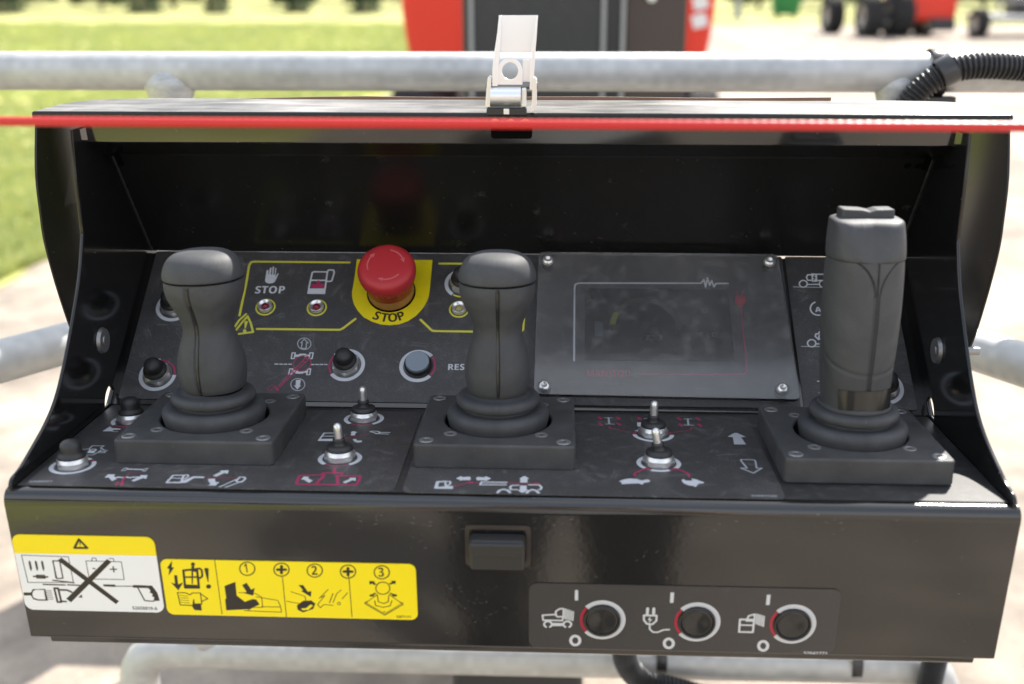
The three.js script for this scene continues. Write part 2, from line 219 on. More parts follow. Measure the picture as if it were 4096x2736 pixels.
const PRINT = {
  back: [
    ["s","Y",2.1,0,[-235.5,88.5,-235.4,103.2,-235.3,123.6,-235.8,141.2,-234.5,144.9,-231.9,145.4,-148.0,145.4]],
    ["s","Y",2.1,0,[-218.3,74.9,-148.3,75.0,-145.4,76.8,-136.4,86.1]],
    ["s","Y",1.9,0,[-232.8,69.7,-221.2,71.8,-224.7,80.9,-228.5,87.7,-232.0,81.4,-235.8,73.7]],
    ["s","Y",1.9,0,[-237.5,77.1,-234.9,83.6,-230.2,89.8]],
    ["f","Y",0,0,[-230.3,82.2,-228.9,83.0,-227.1,82.4,-228.1,75.1,-229.0,75.0]],
    ["f","Y",0,0,[-226.9,72.8,-226.9,72.3,-227.1,71.9,-227.4,71.5,-227.8,71.3,-228.2,71.2,-228.7,71.3,-229.2,71.5,-229.6,71.8,-229.9,72.3,-230.0,72.8,-230.0,73.3,-229.9,73.7,-229.6,74.1,-229.2,74.3,-228.7,74.4,-228.3,74.3,-227.8,74.1,-227.4,73.7,-227.1,73.3]],
    ["f","W",0,0,[-219.4,125.1,-219.7,135.5,-218.8,136.7,-217.8,135.7,-217.6,132.0,-217.1,131.6,-217.2,138.5,-216.2,139.2,-215.5,138.1,-215.3,131.7,-214.3,131.5,-215.0,139.8,-214.3,140.4,-213.5,139.5,-213.0,131.6,-212.0,131.4,-212.4,138.6,-211.8,139.0,-211.3,138.1,-211.0,129.4,-209.5,133.0,-208.6,132.9,-209.5,127.8,-210.5,123.9,-212.3,122.3,-215.5,121.9,-218.3,122.9]],
    ["t","W",7.6,"STOP",[-226.7,111.4,-200.2,111.8]],
    ["s","W",1.5,0,[-180.1,117.6,-179.3,134.0,-178.1,135.0,-166.2,134.9]],
    ["s","W",1.5,0,[-179.1,125.9,-165.9,125.9]],
    ["s","W",1.5,0,[-166.2,134.9,-165.9,117.4]],
    ["s","W",1.5,0,[-166.2,134.9,-165.6,136.7,-164.6,137.2,-161.1,137.0,-160.1,134.3,-161.1,125.8,-162.3,124.9,-165.2,124.8]],
    ["f","W",0,0,[-180.8,117.2,-165.3,117.4,-165.2,111.4,-180.7,111.4]],
    ["f","P",0,0,[-178.3,122.0,-174.3,122.1,-173.9,122.6,-170.2,122.5,-169.6,122.1,-167.1,122.1,-166.9,117.9,-178.4,117.9]],
    ["f","P",0,0,[-170.9,123.9,-170.9,123.4,-171.1,122.9,-171.4,122.5,-171.8,122.2,-172.3,122.1,-172.9,122.2,-173.4,122.4,-173.8,122.8,-174.1,123.3,-174.2,123.9,-174.2,124.4,-174.1,124.9,-173.7,125.3,-173.3,125.6,-172.8,125.7,-172.3,125.6,-171.8,125.4,-171.3,125.0,-171.0,124.5]],
    ["f","Y2",0,0,[-141.9,149.1,-75.5,148.9,-75.4,140.7,-75.5,129.8,-75.6,115.6,-75.9,110.3,-77.2,104.3,-80.0,97.7,-84.8,90.5,-91.4,84.5,-98.6,81.2,-106.6,80.1,-114.2,80.7,-122.0,83.5,-129.5,87.9,-135.1,94.3,-139.1,100.9,-141.3,107.5,-142.3,114.1,-142.0,122.2,-141.8,131.7]],
    ["t","K",8.6,"STOP",[-122.1,84.6,-96.3,85.0],1],
    ["s","Y",2.1,0,[-69.1,145.1,-48.5,145.2]],
    ["s","Y",2.1,0,[-81.0,86.0,-71.9,76.5,-70.2,75.1,-67.5,74.9,-37.1,74.8]],
    ["s","Y",2.0,0,[5.8,87.9,5.5,77.3,3.6,75.2]],
    ["s","G",0.8,1,[-170.8,60.8,-170.8,59.0,-171.4,57.4,-172.5,56.1,-173.9,55.3,-175.6,55.0,-177.4,55.2,-179.0,56.0,-180.4,57.3,-181.4,58.9,-182.0,60.6,-181.9,62.4,-181.4,64.0,-180.3,65.3,-178.8,66.1,-177.2,66.4,-175.4,66.2,-173.7,65.4,-172.3,64.1,-171.3,62.5]],
    ["s","G",0.9,1,[-177.0,65.3,-173.2,61.6,-174.7,61.6,-174.2,56.2,-178.3,56.2,-178.1,61.5,-179.3,61.5]],
    ["s","G",0.8,1,[-170.5,21.4,-170.6,19.7,-171.2,18.1,-172.3,16.8,-173.8,15.9,-175.5,15.6,-177.3,15.9,-179.0,16.7,-180.4,17.9,-181.5,19.5,-182.0,21.3,-182.0,23.0,-181.4,24.7,-180.3,25.9,-178.8,26.8,-177.1,27.1,-175.3,26.8,-173.5,26.1,-172.1,24.8,-171.1,23.2]],
    ["f","W",0,0,[-178.5,25.7,-174.4,25.8,-174.5,20.5,-173.4,20.6,-176.1,16.6,-179.4,20.5,-178.0,20.5]],
    ["s","W",1.1,1,[-185.2,51.6,-182.6,51.6,-182.8,46.1,-185.2,46.0]],
    ["s","W",1.1,1,[-170.4,51.8,-167.7,51.9,-167.9,46.3,-170.4,46.3]],
    ["s","W",1.1,1,[-185.0,36.1,-182.5,36.1,-182.8,31.1,-185.2,31.0]],
    ["s","W",1.1,1,[-170.2,36.3,-167.8,36.3,-167.8,30.9,-170.3,30.8]],
    ["s","W",2.2,0,[-182.2,48.8,-179.3,48.9]],
    ["s","W",2.2,0,[-173.7,48.9,-170.8,49.0]],
    ["s","W",2.4,0,[-178.5,49.7,-174.3,49.8]],
    ["s","W",2.2,0,[-180.7,33.8,-179.1,33.8]],
    ["s","W",2.2,0,[-173.4,33.5,-170.5,33.5]],
    ["s","W",2.6,0,[-178.7,32.8,-174.2,32.9]],
    ["s","W",1.0,0,[-198.0,40.6,-195.5,40.5]],
    ["s","W",1.0,0,[-194.2,40.6,-191.8,40.5]],
    ["s","W",1.0,0,[-190.5,40.6,-188.0,40.5]],
    ["s","W",1.0,0,[-186.7,40.6,-184.2,40.6]],
    ["s","W",1.0,0,[-167.8,40.6,-165.5,40.6]],
    ["s","W",1.0,0,[-164.2,40.7,-161.9,40.6]],
    ["s","W",1.0,0,[-160.6,40.7,-158.3,40.7]],
    ["s","W",1.0,0,[-157.0,40.8,-154.6,40.7]],
    ["s","P",0.8,1,[-182.5,38.6,-182.6,42.4,-180.7,47.1,-176.3,49.1,-172.2,48.7,-169.2,45.6,-168.1,41.8,-169.2,37.6,-172.8,34.1,-177.1,33.9,-180.0,36.6,-182.1,37.8]],
    ["s","P",0.9,1,[-175.6,44.2,-173.8,46.8,-171.0,45.0,-173.1,42.1]],
    ["s","P",0.9,0,[-175.4,43.8,-188.5,25.5,-188.4,24.7,-186.9,24.3,-173.5,42.6]],
    ["s","P",0.9,0,[-188.4,24.7,-192.0,19.5]],
    ["s","P",0.9,0,[-186.9,24.3,-190.7,18.5]],
    ["f","P",0,0,[-195.2,19.2,-193.0,18.8,-190.8,16.4,-191.3,15.0,-193.2,15.0]],
    ["s","P",0.5,0,[-194.0,18.8,-197.6,20.8,-200.6,17.1,-198.9,15.3,-195.0,18.0]],
    ["t","W",5.6,"RESET",[-55.6,37.1,-31.8,37.4]],
    ["s","X",1.5,0,[47.9,46.7,48.2,119.5,49.0,123.2,52.0,124.5,155.6,125.6,158.3,129.5,159.3,121.9,161.5,131.4,162.9,123.4,164.9,128.6,166.3,122.0,168.3,125.5,178.4,125.7]],
    ["s","P",1.1,0,[187.4,104.3,187.4,90.1,187.5,69.2,187.5,51.6,186.9,37.7,184.0,35.7,100.2,34.7]],
    ["s","P",1.1,0,[185.5,118.2,185.1,112.7]],
    ["s","P",1.1,0,[190.0,118.2,189.5,112.8]],
    ["f","P2",0,0,[183.3,112.1,192.1,112.2,191.7,106.8,188.4,102.0,185.6,101.9,182.9,106.7]],
    ["t","P",6.2,"MANITOU",[57.6,31.5,94.0,32.1]],
    ["s","D2",0.8,0,[38.6,33.2,39.6,26.6,43.4,23.6,186.7,23.7]],
    ["s","W",0.6,0,[233.5,123.9,294.7,123.6]],
    ["s","W",1.2,1,[245.7,127.3,245.4,126.2,244.8,125.2,244.0,124.4,243.0,123.9,241.9,123.7,240.9,123.8,240.1,124.3,239.4,125.1,239.1,126.1,239.0,127.2,239.3,128.3,239.9,129.3,240.7,130.1,241.7,130.7,242.7,130.9,243.7,130.7,244.6,130.2,245.3,129.4,245.6,128.4]],
    ["s","W",1.2,1,[262.5,127.5,262.2,126.4,261.6,125.4,260.8,124.6,259.8,124.1,258.7,123.9,257.7,124.1,256.9,124.6,256.2,125.3,255.9,126.3,255.9,127.4,256.2,128.5,256.7,129.6,257.6,130.4,258.6,130.9,259.6,131.1,260.6,130.9,261.5,130.4,262.1,129.6,262.5,128.6]],
    ["s","W",1.2,0,[245.8,126.7,255.6,126.8]],
    ["s","W",1.3,0,[250.4,136.8,247.2,136.8,245.8,134.1,246.5,131.0,249.7,131.0]],
    ["s","W",1.3,0,[255.4,137.5,267.0,137.6,271.0,135.2,270.5,131.1,255.2,130.9]],
    ["f","W",0,0,[250.2,138.5,255.2,138.0,254.5,129.6,249.9,129.5]],
    ["s","D2",0.9,0,[253.0,136.3,251.6,133.9,253.2,133.9,251.5,131.3]],
    ["t","W",5.2,"A",[249.1,98.2,254.4,98.2]],
    ["s","W",1.3,0,[250.0,108.3,248.1,107.1,246.7,105.4,245.7,103.4,245.3,101.3,245.6,99.3,246.4,97.5,247.8,96.1,249.6,95.3,251.6,95.1,253.6,95.5,255.5,96.5,257.1,98.1,258.2,100.0,258.8,102.1,258.7,104.2,258.1,106.1]],
    ["s","W",0.6,0,[233.7,64.1,286.3,63.9]],
    ["s","W",1.2,1,[245.9,67.3,245.6,66.2,245.0,65.2,244.2,64.4,243.2,63.9,242.1,63.7,241.1,63.9,240.2,64.4,239.6,65.1,239.2,66.1,239.1,67.2,239.4,68.3,240.0,69.3,240.9,70.1,241.9,70.6,242.9,70.8,243.9,70.6,244.8,70.1,245.5,69.4,245.8,68.4]],
    ["s","W",1.2,1,[263.1,67.5,262.9,66.5,262.3,65.6,261.5,64.8,260.5,64.3,259.5,64.2,258.6,64.3,257.7,64.8,257.1,65.5,256.8,66.4,256.7,67.4,257.0,68.5,257.6,69.4,258.4,70.2,259.4,70.7,260.4,70.8,261.3,70.7,262.2,70.2,262.8,69.5,263.1,68.6]],
    ["s","W",1.2,0,[246.2,66.7,256.5,66.8]],
    ["s","W",1.3,0,[248.6,71.0,246.2,74.0,247.1,76.5,249.2,76.6,250.3,78.6,257.9,78.2,261.4,72.2]],
    ["s","W",1.2,1,[253.8,73.6,253.6,72.8,253.2,72.1,252.6,71.6,251.9,71.2,251.1,71.1,250.4,71.2,249.8,71.5,249.3,72.1,249.1,72.8,249.1,73.5,249.3,74.3,249.7,75.0,250.3,75.5,251.0,75.9,251.7,76.0,252.4,75.9,253.1,75.6,253.5,75.0,253.8,74.3]],
    ["s","W",1.0,0,[242.9,31.1,253.7,31.0]],
    ["f","W",0,0,[241.8,20.3,242.8,20.7,252.4,20.4,252.3,19.8]],
  ],
  shelf: [
    ["f","W",0,0,[-307.4,110.0,-305.9,120.8,-302.8,117.1,-295.8,116.2,-295.0,114.1,-300.2,113.4,-300.6,110.3]],
    ["s","W",0.9,0,[-301.1,112.9,-299.6,109.9,-295.6,110.1]],
    ["s","G",1.2,0,[-306.8,70.9,-306.7,73.0,-302.6,74.5,-302.7,80.4,-294.4,80.8,-295.0,76.5,-292.0,73.6,-290.5,71.9,-288.3,72.0]],
    ["s","G",1.2,0,[-300.4,62.5,-295.1,62.8,-293.8,67.3,-288.7,67.5,-288.6,69.9,-292.7,69.7,-293.2,72.2,-293.4,68.7]],
    ["f","W",0,0,[-301.4,71.1,-296.8,71.3,-295.5,66.3,-300.8,66.6]],
    ["s","W",1.2,0,[-300.9,71.1,-301.5,73.2,-299.2,74.0,-297.1,73.4,-296.6,70.9]],
    ["t","G",2.6,"52689321",[-318.2,13.1,-302.7,14.4]],
    ["s","G",0.9,1,[-263.8,35.5,-263.2,40.4,-261.3,40.4,-261.5,35.2]],
    ["s","G",0.9,1,[-248.9,35.2,-249.1,40.0,-247.1,40.1,-247.3,35.0]],
    ["s","W",1.6,0,[-260.5,38.4,-250.3,38.0]],
    ["f","W",0,0,[-270.7,23.3,-270.3,28.9,-265.2,28.7,-265.2,26.0,-261.2,21.6,-263.2,17.5,-267.7,23.2]],
    ["f","W",0,0,[-250.7,18.5,-247.3,26.8,-247.9,28.4,-243.0,28.6,-241.5,22.0,-244.2,23.4,-248.2,17.6]],
    ["s","W",1.8,0,[-262.2,24.2,-257.3,23.6,-256.4,24.4,-253.0,23.8,-251.5,24.6,-247.8,24.8]],
    ["f","P",0,0,[-257.9,25.1,-256.1,24.4,-255.6,18.3,-254.4,16.1,-253.3,10.2,-255.1,10.1,-256.8,16.0,-257.3,19.8]],
    ["f","P",0,0,[-259.3,11.4,-258.9,16.7,-257.4,16.0,-257.8,10.7]],
    ["s","P",0.5,0,[-256.3,26.0,-257.2,33.0,-249.1,33.3]],
    ["s","P",0.5,0,[-263.2,11.2,-262.3,12.0]],
    ["s","P",0.5,0,[-252.0,13.2,-250.5,12.5]],
    ["s","W",1.6,0,[-225.8,16.9,-225.5,29.3,-218.3,29.2,-216.1,17.0]],
    ["f","W",0,0,[-226.6,17.6,-216.5,18.4,-216.0,16.0,-226.1,15.8]],
    ["s","W",1.2,0,[-225.3,24.2,-217.9,24.1]],
    ["s","W",1.3,1,[-217.5,22.3,-218.0,30.0,-215.8,30.1,-214.6,27.3,-215.7,23.1]],
    ["f","W",0,0,[-217.0,21.5,-215.5,20.8,-211.4,27.9,-203.6,27.8,-203.1,25.2,-209.8,24.9,-212.5,17.2,-215.2,16.3]],
    ["s","P",0.7,0,[-203.1,26.3,-179.2,27.0]],
    ["f","W",0,0,[-198.6,29.6,-195.0,36.5,-196.3,38.5,-190.4,39.4,-189.2,33.1,-192.0,34.5,-195.5,27.8]],
    ["f","W",0,0,[-199.9,23.8,-195.5,24.8,-193.3,18.8,-190.7,18.9,-191.6,12.8,-197.2,13.3,-195.7,15.3,-198.9,20.8]],
    ["s","W",1.2,0,[-188.2,10.8,-180.8,23.9]],
    ["s","W",1.2,0,[-184.2,10.5,-176.2,20.7]],
    ["s","W",1.5,1,[-180.1,21.6,-179.4,27.8,-176.1,27.9,-174.9,24.9,-175.9,19.5,-179.1,20.1]],
    ["s","W",1.5,0,[-132.7,113.9,-139.7,113.6,-140.6,98.2]],
    ["s","W",1.2,0,[-139.7,106.9,-130.9,107.3]],
    ["f","W",0,0,[-140.7,101.2,-129.3,102.2,-128.6,97.6,-140.9,97.1]],
    ["f","W",0,0,[-119.2,109.3,-119.4,114.9,-120.5,116.0,-118.7,118.7,-114.8,116.2,-116.2,115.1,-115.9,109.5]],
    ["f","W",0,0,[-116.2,101.8,-113.9,102.8,-112.1,99.0,-108.9,99.6,-108.3,96.6,-110.8,95.0,-113.5,96.3]],
    ["s","W",1.2,0,[-98.9,116.9,-90.9,116.8]],
    ["s","W",1.2,0,[-98.4,113.8,-91.4,113.4]],
    ["s","W",1.2,1,[-105.8,118.2,-103.9,119.4,-99.8,118.9,-98.0,116.2,-100.1,113.7,-102.4,116.0]],
    ["s","P",0.6,0,[-122.0,102.0,-105.8,114.3]],
    ["s","P",0.6,0,[-122.5,104.3,-115.8,107.6]],
    ["s","P",2.0,0,[-138.4,32.9,-139.6,31.5,-138.9,19.6,-137.5,17.8,-99.6,18.2,-98.0,20.1,-98.1,32.1,-99.3,33.3,-114.6,33.3]],
    ["s","P",1.6,0,[-138.4,32.9,-122.9,34.2]],
    ["s","P",2.0,0,[-122.9,34.2,-125.6,18.3]],
    ["s","P",2.2,0,[-114.1,33.0,-110.7,18.4]],
    ["s","P",2.4,0,[-118.5,45.5,-116.8,37.0]],
    ["s","P",2.0,0,[-124.7,35.4,-124.7,37.7,-111.4,37.9,-111.6,34.0]],
    ["f","W",0,0,[-137.3,25.7,-136.4,30.8,-132.6,30.6,-133.1,28.4,-128.8,23.8,-130.5,20.2,-135.5,25.7]],
    ["f","W",0,0,[-108.4,22.2,-104.5,28.4,-105.5,29.8,-100.8,30.3,-100.0,24.4,-102.1,26.2,-106.3,20.4]],
    ["f","W",0,0,[-33.4,31.9,-30.4,35.8,-29.3,35.2,-29.2,34.3,-24.0,35.5,-23.3,32.3,-23.6,29.5,-28.8,29.3,-29.5,28.3]],
    ["f","W",0,0,[-9.5,32.9,-13.0,36.3,-14.2,35.9,-14.1,34.6,-19.4,35.0,-19.8,32.5,-19.0,29.4,-14.0,29.6,-13.0,28.6]],
    ["f","W",0,0,[9.3,33.5,12.2,37.9,13.2,38.0,16.1,33.8,14.9,33.0,15.1,27.1,10.1,26.9,10.1,32.8]],
    ["f","W",0,0,[10.3,21.9,14.7,22.1,14.9,15.5,15.9,15.3,13.1,10.4,11.6,10.3,9.1,14.0,10.3,15.3]],
    ["s","W",2.4,0,[-45.2,15.9,-45.0,25.7,-39.8,26.6]],
    ["f","W",0,0,[-45.9,17.1,-33.9,19.4,-33.7,14.6,-45.7,14.3]],
    ["s","W",1.5,0,[-39.8,26.6,-36.8,26.7,-36.2,23.0,-38.5,18.0]],
    ["s","W",1.5,0,[-39.8,26.6,-38.8,16.8]],
    ["s","P",1.0,0,[-33.8,18.8,-25.2,24.7,-16.8,25.7]],
    ["f","P",0,0,[-25.1,27.2,-21.3,26.8,-21.4,24.3,-24.6,23.8]],
    ["s","P",0.9,0,[1.4,25.9,23.1,25.3]],
    ["f","P",0,0,[19.1,26.6,23.0,26.8,23.1,24.3,19.1,24.2]],
    ["s","W",1.5,0,[-16.3,22.0,-15.6,27.0,1.1,26.9]],
    ["s","W",1.5,0,[-16.3,22.0,0.8,22.5]],
    ["s","W",0.8,0,[-15.2,24.5,1.0,24.9]],
    ["s","W",2.0,0,[-3.9,9.9,-2.9,13.5,-0.3,15.4,2.5,13.7,4.1,10.2]],
    ["s","W",2.0,0,[15.1,10.1,16.4,13.7,18.8,15.6,21.3,13.9,22.8,10.4]],
    ["s","W",1.6,0,[9.3,22.5,4.8,21.7,3.7,18.6,4.6,15.0,8.5,15.2]],
    ["s","W",1.6,0,[16.2,23.4,23.1,23.4,24.6,19.5,24.0,15.9,22.7,15.8]],
    ["f","P",0,0,[65.4,157.7,67.4,159.9,69.9,154.2,68.2,151.7]],
    ["f","P",0,0,[79.8,157.8,81.9,159.9,84.3,154.3,82.5,151.7]],
    ["f","P",0,0,[65.5,143.9,67.5,146.0,70.0,140.6,68.2,138.1]],
    ["f","P",0,0,[79.6,144.6,81.5,146.6,84.0,141.2,82.2,138.7]],
    ["f","P",0,0,[96.2,157.9,98.3,160.0,100.6,154.4,98.8,151.8]],
    ["f","P",0,0,[127.3,158.2,129.4,160.3,131.6,154.7,129.6,152.2]],
    ["f","P",0,0,[141.7,158.8,143.9,161.0,145.9,155.3,144.0,152.8]],
    ["f","P",0,0,[127.0,144.6,129.1,146.7,131.2,141.3,129.3,138.8]],
    ["f","P",0,0,[141.7,144.7,143.8,146.8,145.8,141.3,143.9,138.9]],
    ["s","G",1.2,0,[71.8,156.2,77.6,156.4]],
    ["s","G",1.6,0,[74.6,156.3,74.6,142.5]],
    ["s","G",1.2,0,[71.7,142.4,78.3,142.3]],
    ["s","G",1.2,0,[133.2,156.4,139.0,156.6]],
    ["s","G",1.6,0,[136.0,156.5,135.0,142.8]],
    ["s","G",1.2,0,[132.1,142.7,138.7,142.6]],
    ["f","W",0,0,[96.1,146.7,100.8,146.9,99.9,138.1,95.7,137.9]],
    ["s","G",1.2,0,[102.7,155.7,107.0,156.5]],
    ["s","P",0.7,0,[74.8,135.5,75.3,132.6,93.6,124.1]],
    ["s","P",0.7,0,[136.5,136.2,136.1,132.7,119.3,124.9]],
    ["f","P",0,0,[73.8,136.4,75.5,137.1,74.7,132.5,73.8,133.5]],
    ["f","P",0,0,[92.0,125.6,94.4,125.7,93.4,121.8,91.4,121.7]],
    ["f","P",0,0,[118.8,126.7,120.8,126.3,119.1,122.0,117.8,122.9]],
    ["f","P",0,0,[135.6,136.5,137.0,136.6,136.4,132.3,135.4,132.3]],
    ["f","W",0,0,[92.9,128.5,96.1,131.5,96.1,126.3]],
    ["f","G",0,0,[161.3,119.2,167.5,127.2,169.6,127.2,174.8,119.2,171.2,118.3,172.5,103.7,163.6,103.3,165.1,118.0]],
    ["s","G",1.3,1,[164.2,74.2,173.3,73.9,173.8,71.3,172.4,58.9,176.1,59.1,168.7,50.0,161.6,58.5,165.8,58.6,163.8,71.7]],
    ["s","P",1.6,0,[95.9,55.1,87.7,46.5,87.4,41.8]],
    ["s","P",1.6,0,[116.4,56.0,123.9,47.8,124.3,41.8]],
    ["f","W",0,0,[76.3,32.1,79.8,35.3,83.6,37.0,88.4,36.4,91.3,34.0,95.6,36.0,97.3,34.2,96.8,31.8,92.8,29.8,91.6,26.7,89.1,28.9,80.6,27.7,77.6,26.9,78.0,29.9]],
    ["f","W",0,0,[118.4,36.2,120.3,37.4,121.0,35.2,124.0,34.9,125.9,35.8,125.0,38.8,128.5,37.4,130.9,34.8,133.1,33.0,132.5,30.8,129.4,30.2,126.3,24.1,125.4,26.0,121.9,27.3,119.8,29.4,118.6,32.4]],
    ["t","G",2.6,"52687530",[160.9,10.8,177.5,10.8]],
  ],
  front: [
    ["f","W",0,0,[47.6,49.4,49.7,49.4,49.9,41.3,47.6,41.2]],
    ["f","W",0,0,[110.9,49.1,113.3,49.2,113.3,41.0,110.9,40.9]],
    ["f","W",0,0,[174.3,48.9,176.8,49.0,176.8,40.9,174.4,40.8]],
    ["s","W",2.1,1,[51.6,8.8,51.4,7.4,50.8,6.1,49.8,5.3,48.6,5.0,47.4,5.2,46.4,6.0,45.7,7.2,45.4,8.7,45.6,10.1,46.3,11.3,47.3,12.2,48.4,12.5,49.6,12.2,50.7,11.5,51.3,10.3]],
    ["s","W",2.1,1,[114.9,8.2,114.8,6.8,114.1,5.5,113.2,4.7,112.0,4.4,110.8,4.6,109.8,5.4,109.1,6.6,108.8,8.0,108.9,9.5,109.5,10.7,110.5,11.6,111.7,11.9,112.8,11.6,113.9,10.8,114.6,9.6]],
    ["s","W",2.1,1,[178.3,8.0,178.2,6.5,177.7,5.3,176.7,4.4,175.6,4.1,174.4,4.4,173.3,5.2,172.6,6.4,172.2,7.8,172.4,9.2,172.9,10.5,173.8,11.3,175.0,11.6,176.2,11.4,177.2,10.6,178.0,9.4]],
    ["s","W",1.2,0,[26.6,24.8,26.1,28.7,28.4,29.0,34.5,29.5]],
    ["s","W",1.2,0,[26.6,24.8,39.6,24.8,40.1,27.9]],
    ["s","W",1.2,1,[35.4,28.4,34.9,32.0,37.7,34.3,40.3,34.4,40.1,27.9,36.3,27.8]],
    ["s","W",1.0,0,[41.6,34.1,41.3,26.3]],
    ["s","W",1.0,0,[42.9,33.6,42.6,26.0]],
    ["s","W",1.0,0,[44.2,33.1,43.9,25.7]],
    ["s","W",1.0,0,[45.5,32.5,45.2,25.4]],
    ["s","W",1.0,0,[46.8,32.0,46.5,25.1]],
    ["s","W",1.4,0,[28.6,19.3,27.9,19.8,27.4,20.5,27.3,21.4,27.4,22.2,27.8,23.0,28.5,23.6,29.4,23.9,30.3,23.9,31.1,23.7,31.8,23.2,32.3,22.4,32.5,21.6,32.4,20.7,31.9,20.0,31.2,19.4]],
    ["s","W",1.4,0,[41.7,19.6,41.0,20.2,40.5,20.9,40.3,21.7,40.5,22.6,40.9,23.3,41.6,23.9,42.4,24.3,43.3,24.3,44.2,24.0,44.9,23.5,45.4,22.8,45.6,21.9,45.4,21.1,45.0,20.3,44.3,19.7]],
    ["s","W",1.3,0,[32.7,22.1,40.2,22.1]],
    ["s","W",1.3,0,[32.7,20.8,40.2,21.0]],
    ["s","W",2.0,0,[96.4,35.9,96.3,31.9]],
    ["s","W",2.0,0,[100.5,36.0,100.5,32.0]],
    ["s","W",1.4,1,[94.1,30.5,102.6,30.5,102.6,26.3,100.1,23.4,96.4,23.6,94.3,26.6]],
    ["f","W",0,0,[98.5,30.1,96.8,26.7,98.1,26.7,97.3,23.9,100.0,27.5,98.4,27.5]],
    ["s","W",1.2,0,[98.3,23.3,98.5,19.4,100.9,17.0,104.1,17.1,107.8,19.1,111.5,19.4]],
    ["s","W",1.4,1,[158.2,28.9,167.6,28.9,167.5,18.8,158.3,18.8]],
    ["s","W",1.2,0,[158.3,24.4,167.5,24.4]],
    ["s","W",1.3,1,[162.6,27.9,163.7,31.8,167.7,33.3,167.7,28.0]],
    ["s","W",1.0,0,[169.1,33.4,169.1,25.8]],
    ["s","W",1.0,0,[170.3,33.0,170.3,25.3]],
    ["s","W",1.0,0,[171.5,32.6,171.5,24.8]],
    ["s","W",1.0,0,[172.8,32.2,172.8,24.3]],
    ["s","W",1.0,0,[174.0,31.7,174.0,23.7]],
    ["t","W",2.3,"52641771",[202.7,1.7,218.9,1.8]],
  ],
  sticker: [
    ["s","K",1.6,1,[-283.4,81.3,-287.5,74.5,-278.7,74.7]],
    ["f","K",0,0,[-283.3,79.6,-282.4,79.6,-283.2,76.4,-283.6,76.4]],
    ["f","K",0,0,[-283.9,75.8,-283.2,75.9,-283.3,75.3,-284.0,75.2]],
    ["s","K",0.5,1,[-324.8,68.0,-292.8,67.4,-292.5,47.0,-324.1,46.2]],
    ["f","K",0,0,[-320.9,62.8,-320.1,63.9,-319.4,62.8,-319.4,57.5,-320.3,55.2,-320.9,57.4]],
    ["f","K",0,0,[-316.6,62.9,-315.8,64.0,-315.1,62.9,-315.1,57.6,-316.0,55.3,-316.6,57.5]],
    ["f","K",0,0,[-312.3,63.0,-311.5,64.1,-310.8,63.0,-310.8,57.7,-311.7,55.4,-312.2,57.6]],
    ["s","K",0.9,1,[-317.1,52.2,-311.8,52.3,-311.5,50.0,-317.2,49.9]],
    ["s","K",1.2,0,[-319.3,51.2,-309.7,51.0]],
    ["s","K",0.9,1,[-304.0,63.9,-299.3,64.0,-299.2,50.3,-303.6,49.8]],
    ["s","K",0.5,0,[-304.0,63.5,-304.2,50.2]],
    ["s","K",0.5,1,[-281.2,64.5,-257.0,64.3,-257.0,50.2,-281.1,50.0]],
    ["s","K",0.5,0,[-277.3,64.6,-276.3,67.0,-274.0,66.7,-274.0,64.6]],
    ["s","K",0.5,0,[-264.9,66.7,-262.2,66.8,-261.9,64.5]],
    ["s","K",0.9,0,[-265.4,58.2,-261.2,58.3]],
    ["s","K",0.9,0,[-263.2,60.3,-263.2,56.2]],
    ["s","K",0.9,0,[-277.2,58.5,-275.9,58.4]],
    ["s","K",1.0,0,[-306.5,48.4,-292.2,46.8]],
    ["s","K",1.0,0,[-313.7,44.9,-298.5,44.8]],
    ["s","K",1.0,0,[-296.8,45.0,-288.5,44.8]],
    ["f","K",0,0,[-328.6,38.0,-323.5,38.1,-321.7,40.9,-313.0,41.3,-312.6,31.7,-319.3,31.6,-322.8,32.7,-323.9,35.8,-328.8,35.5]],
    ["f","X",0,0,[-321.7,39.3,-319.8,40.4,-314.1,40.5,-314.1,32.7,-319.1,32.6,-322.3,33.8,-322.8,36.6]],
    ["s","K",0.4,0,[-312.7,39.9,-308.9,40.0]],
    ["s","K",0.4,0,[-312.7,38.5,-308.8,38.6]],
    ["s","K",0.4,0,[-312.6,37.1,-308.8,37.2]],
    ["s","K",0.4,0,[-312.6,35.7,-308.8,35.8]],
    ["s","K",0.4,0,[-312.6,34.3,-308.7,34.4]],
    ["s","K",0.4,0,[-312.5,32.9,-308.7,33.0]],
    ["s","K",1.4,1,[-306.6,42.0,-303.9,42.1,-303.4,30.8,-306.1,30.7]],
    ["s","K",1.4,0,[-304.1,40.8,-297.8,40.7,-295.0,39.2]],
    ["s","K",1.2,0,[-303.9,31.6,-300.0,31.3]],
    ["f","K",0,0,[-291.0,35.0,-288.3,37.4,-288.2,34.7]],
    ["f","K",0,0,[-300.6,64.4,-297.6,66.7,-263.1,32.6,-265.5,30.1]],
    ["f","K",0,0,[-266.5,66.3,-263.8,64.1,-296.7,30.8,-299.6,33.6]],
    ["f","K",0,0,[-272.1,46.0,-263.9,46.0,-263.7,45.0,-251.8,45.3,-251.3,46.0,-238.5,45.8,-235.6,40.3,-234.6,33.8,-239.2,33.1,-238.1,36.4,-239.6,37.1,-238.9,39.1,-240.9,40.2,-240.0,41.8,-241.4,43.7,-251.3,43.8,-252.2,44.6,-263.8,44.4,-264.1,44.1,-272.0,44.4]],
    ["s","K",0.9,0,[-248.4,43.5,-245.1,33.5,-239.2,33.1]],
    ["t","K",2.6,"52658819-A",[-254.6,26.0,-237.1,25.9]],
  ],
  yellow: [
    ["s","K",0.5,0,[-193.3,66.9,-192.8,23.9]],
